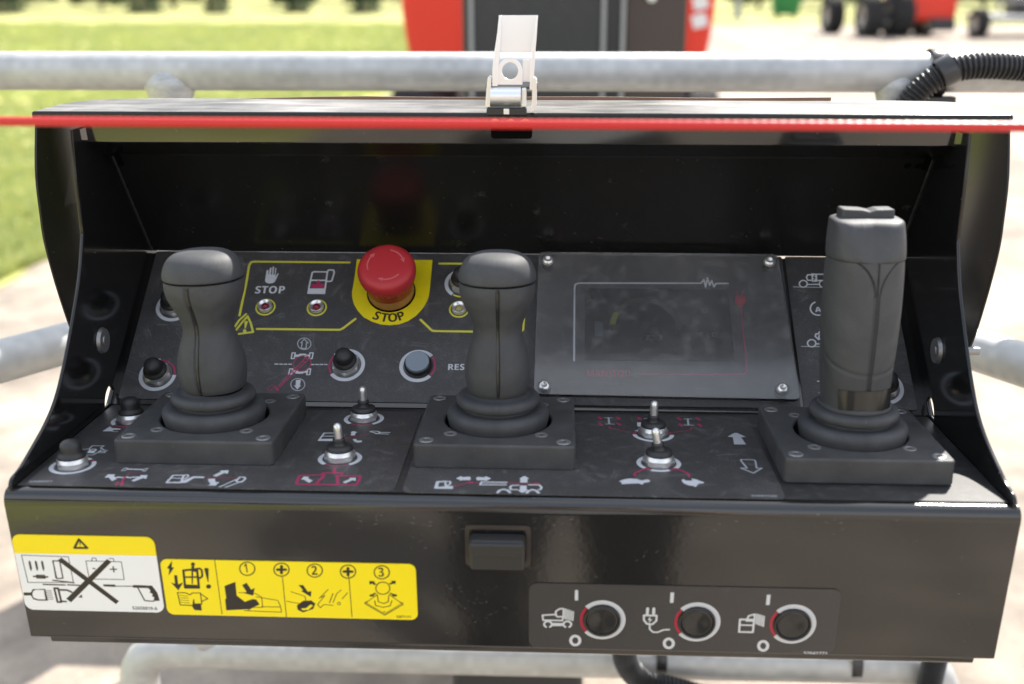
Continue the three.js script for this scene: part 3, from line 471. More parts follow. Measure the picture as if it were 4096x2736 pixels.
    ["f","K",0,0,[-222.2,66.0,-226.5,60.1,-225.0,59.4,-226.0,54.3,-221.6,60.6,-223.2,60.9]],
    ["f","K",0,0,[-222.3,54.5,-220.2,54.5,-220.4,47.3,-216.8,48.9,-220.8,42.4,-225.3,48.7,-222.5,47.6]],
    ["f","K",0,0,[-207.0,63.6,-207.1,63.1,-207.3,62.7,-207.7,62.4,-208.1,62.2,-208.6,62.1,-209.0,62.2,-209.4,62.4,-209.7,62.7,-209.8,63.1,-209.8,63.5,-209.7,64.0,-209.5,64.4,-209.1,64.7,-208.7,64.9,-208.2,65.0,-207.8,64.9,-207.4,64.7,-207.1,64.4,-207.0,64.0]],
    ["s","K",1.6,1,[-215.5,58.5,-210.3,59.2,-206.1,59.1,-206.4,44.9,-215.9,44.7]],
    ["s","K",1.3,0,[-215.6,53.1,-205.8,53.5]],
    ["f","K",0,0,[-216.0,47.4,-206.2,47.1,-206.0,44.3,-216.0,44.5]],
    ["f","K",0,0,[-209.7,62.0,-207.7,62.1,-207.7,59.4,-205.9,57.9,-206.7,57.2,-208.9,57.9,-210.3,47.9,-211.1,47.9]],
    ["s","K",1.4,0,[-207.0,59.8,-204.0,60.3,-202.9,58.8,-203.1,54.2,-204.9,52.6,-206.5,53.0]],
    ["f","K",0,0,[-201.2,60.2,-199.7,61.0,-198.1,60.4,-199.3,49.7,-199.8,49.7]],
    ["f","K",0,0,[-198.0,46.1,-198.1,45.5,-198.4,45.0,-198.9,44.6,-199.4,44.4,-199.9,44.3,-200.4,44.3,-200.9,44.6,-201.2,45.0,-201.4,45.4,-201.4,46.0,-201.3,46.5,-201.0,47.0,-200.6,47.4,-200.1,47.7,-199.5,47.8,-199.0,47.7,-198.6,47.5,-198.2,47.1,-198.0,46.6]],
    ["s","K",0.7,1,[-221.7,40.7,-215.8,40.5,-213.3,39.0,-211.2,40.6,-205.9,40.7,-205.9,31.8,-212.3,30.4,-220.9,30.6]],
    ["s","K",0.7,0,[-205.6,39.9,-201.4,36.2,-205.3,34.1]],
    ["f","K",0,0,[-211.4,35.5,-210.7,35.5,-210.8,32.0,-206.5,32.2,-206.5,26.4,-211.4,26.6,-212.8,29.3]],
    ["s","K",0.35,0,[-220.6,38.4,-214.8,37.9]],
    ["s","K",0.35,0,[-220.5,36.5,-214.6,36.1]],
    ["s","K",0.35,0,[-220.4,34.7,-214.5,34.2]],
    ["s","K",0.35,0,[-220.3,32.8,-214.4,32.3]],
    ["s","K",0.5,0,[-148.6,55.7,-148.5,22.9]],
    ["s","K",0.5,0,[-103.6,56.8,-103.4,24.1]],
    ["s","K",0.8,1,[-166.7,61.0,-167.1,59.4,-168.0,57.9,-169.2,56.7,-170.8,55.9,-172.4,55.6,-174.0,55.8,-175.3,56.5,-176.4,57.7,-176.9,59.1,-177.0,60.7,-176.6,62.4,-175.8,63.8,-174.5,65.0,-173.0,65.8,-171.4,66.1,-169.8,65.9,-168.5,65.1,-167.4,64.0,-166.8,62.6]],
    ["s","K",0.8,1,[-143.6,60.8,-144.0,59.2,-144.8,57.7,-146.1,56.5,-147.6,55.8,-149.2,55.5,-150.8,55.7,-152.1,56.4,-153.2,57.5,-153.8,59.0,-153.9,60.6,-153.5,62.2,-152.7,63.7,-151.4,64.8,-149.9,65.6,-148.3,65.9,-146.8,65.7,-145.4,65.0,-144.3,63.9,-143.7,62.4]],
    ["s","K",0.8,1,[-121.2,60.7,-121.5,59.0,-122.4,57.6,-123.6,56.4,-125.1,55.6,-126.7,55.3,-128.2,55.5,-129.6,56.2,-130.7,57.4,-131.3,58.8,-131.4,60.4,-131.1,62.0,-130.2,63.5,-129.0,64.7,-127.5,65.4,-125.9,65.7,-124.4,65.5,-123.0,64.8,-121.9,63.7,-121.3,62.3]],
    ["s","K",0.8,1,[-98.8,60.3,-99.2,58.7,-100.0,57.3,-101.2,56.1,-102.7,55.3,-104.3,55.0,-105.8,55.2,-107.2,55.9,-108.3,57.0,-108.9,58.5,-109.1,60.1,-108.7,61.7,-107.9,63.2,-106.7,64.4,-105.2,65.1,-103.6,65.4,-102.1,65.2,-100.7,64.5,-99.6,63.4,-99.0,61.9]],
    ["s","K",0.8,1,[-76.2,60.3,-76.5,58.7,-77.3,57.2,-78.5,56.1,-80.0,55.3,-81.5,55.0,-83.1,55.2,-84.5,55.9,-85.6,57.0,-86.2,58.5,-86.4,60.1,-86.1,61.7,-85.3,63.2,-84.1,64.3,-82.6,65.1,-81.0,65.4,-79.5,65.2,-78.1,64.5,-77.0,63.4,-76.4,61.9]],
    ["s","K",2.0,0,[-151.5,60.6,-146.0,60.8]],
    ["s","K",2.0,0,[-148.5,63.4,-149.0,58.0]],
    ["s","K",2.0,0,[-106.7,60.2,-101.2,60.3]],
    ["s","K",2.0,0,[-103.8,62.9,-104.1,57.5]],
    ["t","K",7,"1",[-174.0,57.9,-170.9,58.0]],
    ["t","K",7,"2",[-128.7,57.1,-124.3,57.2]],
    ["t","K",7,"3",[-83.8,56.8,-79.5,56.9]],
    ["f","K",0,0,[-188.8,46.8,-181.0,50.2,-181.2,39.3,-176.1,34.3,-170.6,36.7,-168.1,36.4,-166.1,32.4,-173.9,28.4,-189.6,27.0,-189.4,36.2,-188.6,36.6]],
    ["s","K",0.5,0,[-179.4,41.6,-175.7,41.7,-167.7,41.1,-164.2,38.3,-164.2,30.1,-171.2,29.9,-175.3,26.9]],
    ["s","K",0.5,0,[-167.9,38.6,-153.3,36.0,-151.8,31.3,-151.6,26.5,-177.1,27.1]],
    ["s","K",0.5,0,[-164.9,30.6,-151.9,30.7]],
    ["f","K",0,0,[-176.6,47.8,-173.4,49.7,-170.8,44.3,-168.2,45.6,-170.0,39.5,-176.0,41.3,-174.1,42.4]],
    ["s","K",0.5,0,[-143.7,43.2,-138.0,41.2,-134.5,39.8,-134.1,36.9,-136.0,35.0]],
    ["s","K",0.5,0,[-147.2,35.5,-138.6,33.8,-136.0,35.0]],
    ["f","K",0,0,[-140.6,32.3,-136.0,36.1,-130.4,36.6,-127.8,34.1,-129.6,29.7,-136.7,26.7,-140.3,28.7]],
    ["f","Y3",0,0,[-136.6,28.4,-132.8,28.9,-129.4,32.6,-131.2,33.3,-134.5,30.3,-138.3,29.8]],
    ["f","K",0,0,[-138.2,48.8,-135.0,48.8,-132.3,43.5,-129.8,44.1,-130.5,39.5,-136.9,44.1,-135.3,44.5]],
    ["s","K",0.5,0,[-118.3,45.7,-124.7,38.6,-120.8,40.9,-126.3,33.4,-124.6,30.9,-121.9,33.5,-115.8,33.0]],
    ["s","K",0.6,0,[-115.2,42.5,-118.1,35.1]],
    ["s","K",0.5,0,[-109.5,45.5,-112.7,42.5,-115.7,35.2]],
    ["s","K",0.5,0,[-109.3,38.3,-105.3,43.4]],
    ["s","K",0.5,1,[-110.7,34.6,-110.8,34.3,-110.9,34.0,-111.2,33.7,-111.4,33.6,-111.7,33.5,-112.0,33.6,-112.3,33.7,-112.5,33.9,-112.6,34.2,-112.7,34.5,-112.6,34.8,-112.4,35.1,-112.2,35.4,-111.9,35.5,-111.6,35.6,-111.3,35.5,-111.0,35.4,-110.8,35.2,-110.7,34.9]],
    ["s","K",0.7,1,[-76.4,47.8,-76.7,46.3,-77.4,44.9,-78.6,43.8,-79.9,43.0,-81.4,42.8,-82.9,43.0,-84.2,43.6,-85.2,44.7,-85.8,46.0,-85.9,47.6,-85.6,49.1,-84.9,50.4,-83.8,51.6,-82.4,52.3,-80.9,52.6,-79.5,52.4,-78.2,51.7,-77.2,50.6,-76.6,49.3]],
    ["f","K",0,0,[-90.1,53.1,-86.4,53.1,-86.8,52.0,-85.3,50.8,-86.9,50.0,-88.2,51.2,-89.9,50.3]],
    ["f","K",0,0,[-72.2,53.8,-72.5,51.1,-73.7,51.6,-75.8,50.5,-77.0,51.5,-74.5,52.9,-75.7,53.6]],
    ["f","K",0,0,[-90.3,42.5,-89.1,42.4,-86.9,43.9,-85.6,43.2,-87.9,41.7,-87.0,40.9,-90.4,40.8]],
    ["f","K",0,0,[-76.4,44.2,-74.0,43.2,-71.9,42.8,-72.0,41.3,-75.7,41.2,-74.7,42.1,-76.8,43.4]],
    ["s","K",0.5,0,[-85.1,42.5,-94.1,35.0,-81.0,25.8,-68.0,35.0,-77.1,42.7]],
    ["s","K",0.5,0,[-94.0,36.1,-80.9,26.9,-67.9,36.4]],
    ["s","K",0.6,0,[-87.2,37.4,-86.8,33.7,-81.9,32.3,-76.9,33.6,-75.5,37.7]],
    ["s","K",0.6,0,[-85.1,41.8,-84.8,36.7,-81.2,35.3,-78.0,36.9,-77.5,42.0]],
    ["f","K",0,0,[-82.1,28.4,-80.1,28.4,-81.1,29.3]],
    ["f","K",0,0,[-93.4,36.5,-92.1,37.1,-92.1,35.9]],
    ["f","K",0,0,[-70.7,36.7,-69.1,37.1,-69.2,35.7]],
    ["t","K",2.0,"52671171",[-73.0,24.0,-62.9,23.9]],
  ],
};
// ---------------------------------------------------------------- ground and lawn
function groundSheet(pts, y, rep) {
  const s = new THREE.Shape(pts.map(([x, z]) => new THREE.Vector2(x, -z)));
  return new THREE.ShapeGeometry(s).rotateX(-Math.PI / 2).translate(0, y, 0);
}
struct(mesh('ground', groundSheet([[-160, 90], [160, 90], [160, -260], [-160, -260]], 0), M.concrete, scene));
const lawnEdge = [[-140, 60]];
{
  const key = [[-0.9, 60], [-0.9, 2.6], [-1.6, 2.1], [-2.4, 0.8], [-2.6, 0], [-3.15, -4.6], [-2.75, -9], [-2.45, -15], [-2.1, -24], [-1.9, -37], [3, -37.6], [9, -38.2], [30, -38.6], [140, -39]];
  for (let i = 0; i + 1 < key.length; i++) { const [a, b] = [key[i], key[i + 1]], n = Math.max(2, Math.round(Math.hypot(b[0] - a[0], b[1] - a[1]) / 0.35)); for (let k = 0; k < Math.min(n, 120); k++) { const u = k / Math.min(n, 120); lawnEdge.push([a[0] + (b[0] - a[0]) * u + rr(-0.06, 0.06), a[1] + (b[1] - a[1]) * u + rr(-0.06, 0.06)]); } }
  lawnEdge.push([140, -39], [140, -255], [-140, -255]);
}
struct(mesh('lawn', groundSheet(lawnEdge, 0.006), M.grass, scene));
{ // grass tufts on the part of the lawn that lies in view
  const pos = [], N = 9;
  for (let i = 0; i < N; i++) { const a = rr(0, 6.28), r = rr(0, 0.035), x = Math.cos(a) * r, z = Math.sin(a) * r, w = 0.005, lx = rr(-0.03, 0.03), lz = rr(-0.03, 0.03), h = rr(0.04, 0.09), t = rr(0, 3.14); pos.push(x - w * Math.cos(t), 0, z - w * Math.sin(t), x + w * Math.cos(t), 0, z + w * Math.sin(t), x + lx, h, z + lz); }
  const g = new THREE.BufferGeometry(); g.setAttribute('position', new THREE.Float32BufferAttribute(pos, 3)); g.computeVertexNormals();
  const mat = new THREE.MeshPhysicalMaterial({ color: 0xffffff, roughness: 0.9, transmission: 0.4, thickness: 0, side: THREE.DoubleSide });
  const count = 26000, im = new THREE.InstancedMesh(g, mat, count); im.name = 'grass'; im.userData = { kind: 'stuff', label: 'sunlit lawn grass stretching away beyond the concrete', category: 'grass' };
  const m = new THREE.Matrix4(), q = new THREE.Quaternion(), c = new THREE.Color();
  for (let i = 0; i < count; i++) { const z = -4.6 - 34 * Math.pow(rnd(), 1.6), far = -3.4 + z * 0.44, x = rr(far, -2.75 + (z < -15 ? 0.3 : 0) + 0.05); const s = rr(0.6, 1.4) * (1 + -z * 0.03); m.compose(V(Math.min(x, -3.2 + Math.max(0, -4.6 - z) * 0.07), 0.005, z), q.setFromAxisAngle(V(0, 1, 0), rr(0, 6.28)), V(s, s * 0.8, s)); im.setMatrixAt(i, m); const t = rnd(); im.setColorAt(i, c.setRGB(0.34 + 0.14 * t, 0.42 + 0.08 * t, 0.15)); }
  im.castShadow = im.receiveShadow = true; scene.add(im);
}
// ---------------------------------------------------------------- panel frames of the console (x right, s along the panel, y out of it)
const FRAME = {};
for (const [n, y0, z0, y1, z1, sign] of [['front', -0.116, -0.007, 0, 0, 1], ['shelf', 0, 0, -0.0077, -0.172, 1], ['back', -0.0077, -0.172, 0.09, -0.294, 1], ['wall', 0.0905, -0.2945, 0.186, -0.230, 1]]) {
  const l = Math.hypot(y1 - y0, z1 - z0), d = [(y1 - y0) / l, (z1 - z0) / l], nn = [-d[1], d[0]];
  FRAME[n] = { o: [y0, z0], d, n: nn, a: Math.atan2(nn[1], nn[0]), l };
}
function on(o, frame, x, s, off = 0) { const f = FRAME[frame]; if (frame === 'shelf') off += 0.55; o.position.set(x / 1000, f.o[0] + f.d[0] * s / 1000 + f.n[0] * off / 1000, f.o[1] + f.d[1] * s / 1000 + f.n[1] * off / 1000); o.rotation.x = f.a; return o; }
// ---------------------------------------------------------------- print
const INK = { W: '#c4c7cc', G: '#a9adb3', Y: '#cfca3c', Y2: '#e2cf00', Y3: '#f0dc00', P: '#a52850', P2: '#b01c38', K: '#211c1a', D2: '#34353a', X: '#e6e7ea' };
function drawPrint(ctx, list, X, Y, k) {
  ctx.lineJoin = 'round'; ctx.lineCap = 'round';
  for (const it of list) {
    ctx.fillStyle = ctx.strokeStyle = INK[it[1]];
    if (it[0] === 't') {
      const [, , h, text, [x0, s0, x1, s1], arc] = it; ctx.font = 'bold 100px sans-serif'; ctx.textAlign = 'left'; ctx.textBaseline = 'alphabetic';
      const w = ctx.measureText(text).width, sc = (h * k) / 71;
      if (arc) { const R = 30.5, cx = -108.3, cs = 114, each = 0.262; [...text].forEach((ch, i) => { const a = (i - (text.length - 1) / 2) * each; ctx.save(); ctx.translate(X(cx + R * Math.sin(a)), Y(cs - R * Math.cos(a))); ctx.rotate(-a); ctx.scale(sc, sc); ctx.textAlign = 'center'; ctx.fillText(ch, 0, 0); ctx.restore(); }); continue; }
      ctx.save(); ctx.translate(X(x0), Y(s0)); ctx.rotate(Math.atan2(Y(s1) - Y(s0), X(x1) - X(x0))); ctx.scale(Math.hypot(X(x1) - X(x0), Y(s1) - Y(s0)) / w, sc); ctx.fillText(text, 0, 0); ctx.restore(); continue;
    }
    const p = it[4]; ctx.beginPath(); for (let i = 0; i < p.length; i += 2) i ? ctx.lineTo(X(p[i]), Y(p[i + 1])) : ctx.moveTo(X(p[i]), Y(p[i + 1]));
    if (it[0] === 'f') { ctx.closePath(); ctx.fill(); } else { if (it[3]) ctx.closePath(); ctx.lineWidth = it[2] * k; ctx.stroke(); }
  }
}
function ring(ctx, X, Y, k, x, s, arcs, r = 13.9, w = 3.2) { for (const [ink, a0, a1, w2] of arcs) { ctx.strokeStyle = INK[ink]; ctx.lineCap = 'butt'; ctx.lineWidth = (w2 ?? w) * k; ctx.beginPath(); ctx.arc(X(x), Y(s), r * k, -a0 * Math.PI / 180, -a1 * Math.PI / 180, true); ctx.stroke(); } }
// wear and dust on a printed overlay: grains and smears of pale dust, worn spots, fine scratches
function wear(ctx, w, h, k, amount, salt) {
  const im = ctx.getImageData(0, 0, w, h), d = im.data;
  for (let y = 0; y < h; y++) for (let x = 0; x < w; x++) {
    const u = (x / k / 260 + salt * 0.37) % 1, v = (y / k / 260 + salt * 0.61) % 1, p = fbm(u, v, 0, 6), g = fbm(v, u, 3, 7), n = hash(x + salt * 977, y), o = (y * w + x) * 4;
    const e = OCT[5](u * 2, v * 2) * 0.5 + OCT[6](u, v) * 0.5, film = amount * (14 * Math.max(0, p - 0.42) + 24 * Math.max(0, g - 0.5) * (0.3 + 1.4 * e) + 22 * Math.max(0, e - 0.62) * (p > 0.52 ? 1.8 : 1)) + (n > 0.965 - 0.06 * Math.max(0, p - 0.4) ? amount * 48 * hash(y, x) : 0) + (n - 0.5) * 7;
    for (let c = 0; c < 3; c++) d[o + c] = d[o + c] + (d[o + c] < 120 ? film : -film * 0.4);
  }
  ctx.putImageData(im, 0, 0);
  for (let i = 0; i < amount * w * h / 9000; i++) { ctx.strokeStyle = `rgba(190,192,196,${rr(0.05, 0.22)})`; ctx.lineWidth = rr(0.5, 1.6); ctx.beginPath(); const x = rr(0, w), y = rr(0, h), a = rr(0, 6.28), l = rr(3, 30); ctx.moveTo(x, y); ctx.quadraticCurveTo(x + Math.cos(a) * l * 0.5 + rr(-4, 4), y + Math.sin(a) * l * 0.5 + rr(-4, 4), x + Math.cos(a) * l, y + Math.sin(a) * l); ctx.stroke(); }
}
function smears(ctx, w, h, n) { for (let i = 0; i < n; i++) { const x = rr(0, w), y = rr(0, h), a = rr(-0.7, 0.7) + (rnd() < 0.4 ? 1.5 : 0), l = rr(14, 60), m = Math.round(rr(5, 16)), curve = rr(-0.3, 0.3); for (let k = 0; k < m; k++) { const off = rr(-9, 9), s = rr(-8, 8); ctx.strokeStyle = `rgba(168,168,170,${rr(0.03, 0.13)})`; ctx.lineWidth = rr(0.6, 2.4); ctx.beginPath(); const px = x - Math.sin(a) * off + Math.cos(a) * s, py = y + Math.cos(a) * off + Math.sin(a) * s; ctx.moveTo(px, py); ctx.quadraticCurveTo(px + Math.cos(a + curve) * l / 2, py + Math.sin(a + curve) * l / 2, px + Math.cos(a) * l, py + Math.sin(a) * l); ctx.stroke(); } } }
const FEET = [[-273.5, 48, -161.5, 154], [-64.5, 49, 47.5, 155], [186, 34, 298, 140]];
function footDust(ctx, X, Y, k) { for (const [x0, s0, x1, s1] of FEET) for (let i = 0; i < 5200; i++) { const q = rnd(), off = 7 * Math.pow(rnd(), 2.2) * (0.6 + 0.8 * OCT[3](q * 3, x0 * 0.01)); const [x, s] = q < 0.5 ? [x0 - 3 + (x1 - x0 + 6) * q * 2, s0 - off] : q < 0.75 ? [x1 + off, s0 + (s1 - s0) * (q - 0.5) * 4] : [x0 - off, s0 + (s1 - s0) * (q - 0.75) * 4]; ctx.fillStyle = `rgba(150,151,154,${rr(0.08, 0.38)})`; const r = rr(0.12, 0.42) * k; ctx.fillRect(X(x), Y(s), r, r); } }
function overlay(parent, name, frame, [x0, s0, x1, s1, rad], base, draw, opt = {}) {
  const k = opt.k ?? 3.5, w = Math.round((x1 - x0) * k), h = Math.round((s1 - s0) * k), cv = document.createElement('canvas'); cv.width = w; cv.height = h;
  const ctx = cv.getContext('2d'); ctx.fillStyle = base; ctx.fillRect(0, 0, w, h);
  const X = (x) => (x - x0) * k, Y = (s) => (s1 - s) * k;
  if (opt.wearFirst) wear(ctx, w, h, k, opt.wearFirst, opt.salt ?? 1);
  draw(ctx, X, Y, k);
  if (opt.wear > 1) smears(ctx, w, h, Math.round((x1 - x0) * (s1 - s0) / 420));
  if (opt.wear) wear(ctx, w, h, k, opt.wear, opt.salt ?? 1);
  const t = new THREE.CanvasTexture(cv); t.colorSpace = THREE.SRGBColorSpace; t.anisotropy = 8;
  const mat = new THREE.MeshPhysicalMaterial({ map: t, roughness: opt.rough ?? 0.5, ...(opt.mat ?? {}) });
  const shape = opt.shape ?? roundRect(x0 / 1000, s0 / 1000, x1 / 1000, s1 / 1000, rad / 1000);
  const m = mesh(name, fitUV(flat(shape, opt.t ?? 0.0006, 0, 0), x0 / 1000, s0 / 1000, (x1 - x0) / 1000, (s1 - s0) / 1000), mat, parent);
  on(m, frame, 0, 0, opt.off ?? 0.1); if (opt.label) m.userData.label = opt.label; return m;
}
// ================================================================ the control console
const con = thing('control_console', 'black metal aerial-lift control console with open lid, three joysticks and red stop button', 'control panel', [0, Y0, 0]);
mesh('housing_shell', sheet([[-0.116, -0.05], [-0.116, -0.007, 0.003], [0, 0, 0.0095], [-0.0077, -0.172, 0.006], [0.09, -0.294, 0.003], [0.06, -0.31]], -0.33, 0.33, -0.0025), M.paintFront, con);
on(mesh('deck_panel', flat(roundRect(-0.3246, 0.0105, 0.3246, 0.1712, 0.0005), 0.0005), M.paintDusty, con), 'shelf', 0, 0, -0.5);
mesh('bottom_plate', sheet([[-0.1165, -0.012], [-0.1208, -0.013, 0.002], [-0.1208, -0.28]], -0.318, 0.318, -0.002), M.paint, con);
mesh('rear_plate', box(0.66, 0.19, 0.003, 0, -0.03, -0.3), M.paint, con);
// side panels with their curved front edge and the slot beside the fold
const EDGE = [[-0.116, -0.0085], [-0.004, -0.0035], [0.0055, -0.008], [0.0105, -0.03], [0.034, -0.084], [0.092, -0.136], [0.13, -0.158], [0.146, -0.161], [0.18, -0.162], [0.2135, -0.1655]];
function sideShape(sx) {
  const s = new THREE.Shape(); s.moveTo(EDGE[0][1], EDGE[0][0]); s.lineTo(EDGE[1][1], EDGE[1][0]);
  s.splineThru(EDGE.slice(2).map(([y, z]) => new THREE.Vector2(z, y))); s.lineTo(-0.29, 0.2135); s.lineTo(-0.31, 0.06); s.lineTo(-0.29, -0.116); s.closePath();
  const h = new THREE.Path(); h.moveTo(-0.160, -0.0055); h.lineTo(-0.170, -0.0055); h.lineTo(-0.1795, 0.0025); h.quadraticCurveTo(-0.177, 0.0082, -0.172, 0.0085); h.quadraticCurveTo(-0.162, 0.006, -0.160, -0.0055); s.holes.push(h); return s;
}
for (const sx of [-1, 1]) {
  const sp = grp('side_panel', con);
  mesh('plate', sidePlate(sideShape(sx), 0.003, sx > 0 ? 0.3252 : -0.3282, 0.0011), M.paintSide, sp);
  const pb = mesh('pivot_bolt', merge(cyl(0.0105, 0.0094, 0.0026, 0, 28), cyl(0.0045, 0.004, 0.0008, 0.0026, 20)), M.steel, sp); pb.position.set(sx * 0.3252, 0.0485, -0.169); pb.rotation.z = sx * Math.PI / 2;
  if (sx > 0) { const bt = mesh('bolt_end', cyl(0.0036, 0.0032, 0.029, 0, 16), M.steel, sp); bt.position.set(sx * 0.327, 0.0485, -0.169); bt.rotation.z = -sx * Math.PI / 2; }
}
// printed overlays on the deck and the sloping panel
const deckInk = '#3d3c3c';
overlay(con, 'printed_overlay', 'back', [-321, 6, 227, 156, 2], deckInk, (c, X, Y, k) => {
  drawPrint(c, PRINT.back.filter((i) => !(i[4] && i[4][0] > 227)), X, Y, k);
  ring(c, X, Y, k, -293.5, 97, [['W', 85, 365], ['P', 10, 80, 1.6]]); ring(c, X, Y, k, -293.4, 28.9, [['W', 92, 360], ['P', 2, 88, 1.6]]); ring(c, X, Y, k, -47.8, 124, [['W', -40, 235], ['Y', 238, 318, 1.5]]);
  ring(c, X, Y, k, -138.9, 40.5, [['W', -142, 138], ['P', 141, 215, 1.6]]); ring(c, X, Y, k, -79.6, 40.6, [['W', 42, 318], ['P', -39, 39, 1.5]]);
  for (const x of [-214.6, -170.5, -49.2]) ring(c, X, Y, k, x, 97.2, [['Y', 0, 360]], 7.9, 1.5);
}, { wear: 1.2, salt: 1, rough: 0.5, label: 'charcoal printed overlay with white, magenta and yellow pictograms on the sloping panel' });
overlay(con, 'printed_overlay', 'back', [229.5, 6, 318, 156, 2], deckInk, (c, X, Y, k) => { drawPrint(c, PRINT.back.filter((i) => i[4] && i[4][0] > 227), X, Y, k); ring(c, X, Y, k, 295, 26, [['W', 0, 360]]); }, { wear: 1.2, salt: 2, rough: 0.5, label: 'charcoal printed overlay with white vehicle pictograms behind the tall joystick' });
overlay(con, 'printed_overlay', 'shelf', [-319, 9, -72, 164, 6], deckInk, (c, X, Y, k) => {
  ring(c, X, Y, k, -301, 43, [['W', 55, 395], ['P', 36, 54, 1.5]]); ring(c, X, Y, k, -294, 134, [['W', 20, 225], ['P', 228, 310, 1.5]]);
  ring(c, X, Y, k, -115.3, 145.6, [['W', -52, 232], ['P', 235, 305, 1.3]]); ring(c, X, Y, k, -118.2, 64.2, [['W', -52, 232], ['P', 235, 305, 1.3]]);
  drawPrint(c, PRINT.shelf.filter((i) => i[4][0] < -70), X, Y, k); footDust(c, X, Y, k);
}, { wear: 1.3, salt: 3, rough: 0.48, label: 'charcoal printed overlay with arrow pictograms around the left joystick' });
overlay(con, 'printed_overlay', 'shelf', [-67, 8, 183, 165, 6], deckInk, (c, X, Y, k) => {
  ring(c, X, Y, k, 106.4, 121.5, [['W', 182, 358], ['P', 168, 180, 2]]); ring(c, X, Y, k, 105.7, 65, [['W', 120, 222], ['W', -42, 60], ['W', 243, 297], ['P', 223, 240, 2], ['P', 300, 317, 2]]);
  drawPrint(c, PRINT.shelf.filter((i) => i[4][0] >= -70), X, Y, k); footDust(c, X, Y, k);
}, { wear: 1.3, salt: 4, rough: 0.48, label: 'charcoal printed overlay with tortoise, hare and arrow pictograms' });
// front: stickers, switch overlay, catch
overlay(con, 'warning_sticker', 'front', [-329.3, 24, -232.5, 84, 6], '#e4e6e9', (c, X, Y, k) => { c.fillStyle = '#efd800'; c.fillRect(0, 0, X(-200), Y(69.5)); drawPrint(c, PRINT.sticker, X, Y, k); }, { k: 7, rough: 0.35, wear: 0.35, salt: 5, label: 'white and yellow warning sticker with crossed-out pictograms' });
overlay(con, 'instruction_sticker', 'front', [-230.6, 22.6, -58.4, 67, 5], '#f0da00', (c, X, Y, k) => drawPrint(c, PRINT.yellow, X, Y, k), { k: 7, rough: 0.35, wear: 0.35, salt: 6, label: 'yellow instruction sticker with three numbered steps' });
overlay(con, 'switch_overlay', 'front', [17, 2.2, 223, 54.2, 6], '#3a3838', (c, X, Y, k) => {
  drawPrint(c, PRINT.front, X, Y, k);
  for (const x of [66.3, 129.7, 193.2]) ring(c, X, Y, k, x, 26, [['W', -138, 138], ['P2', 139, 221, 1.8]], 14.1, 3.3);
}, { k: 6, rough: 0.3, wear: 0.3, salt: 7, label: 'dark printed overlay with light and plug pictograms around three push switches' });
{
  const c = on(grp('lid_catch', con, 'black plug of the lid catch in the front panel'), 'front', -3.5, 82.5, 0);
  mesh('frame', flat((() => { const s = roundRect(-0.0215, -0.0155, 0.0215, 0.0155, 0.003); s.holes.push(roundRect(-0.0185, -0.0125, 0.0185, 0.0125, 0.002)); return s; })(), 0.0012, 0.0003), new THREE.MeshStandardMaterial({ color: lin(0.06, 0.046, 0.036), map: rubberMap, roughness: 0.8 }), c);
  mesh('plug', merge(box(0.036, 0.012, 0.022, 0, 0.006, 0.001, 0.0025), box(0.036, 0.004, 0.009, 0, 0.0125, -0.005, 0.0015)), M.rubberDark, c);
}
for (const x of [66.3, 129.7, 193.2]) {
  const b = on(grp('push_switch', con), 'front', x, 26, 0.7);
  mesh('bezel', lathe([[0.0117, 0], [0.0123, 0.0004], [0.0123, 0.0018], [0.0119, 0.0024], [0.0112, 0.0021], [0.0108, 0.0008]], 48), M.rubberDark, b);
  mesh('cap', lathe([[0.0109, 0.0002], [0.0106, 0.0014], [0.009, 0.0017], [0.005, 0.0009], [0, 0.0006]], 48), M.glossPlastic, b);
}
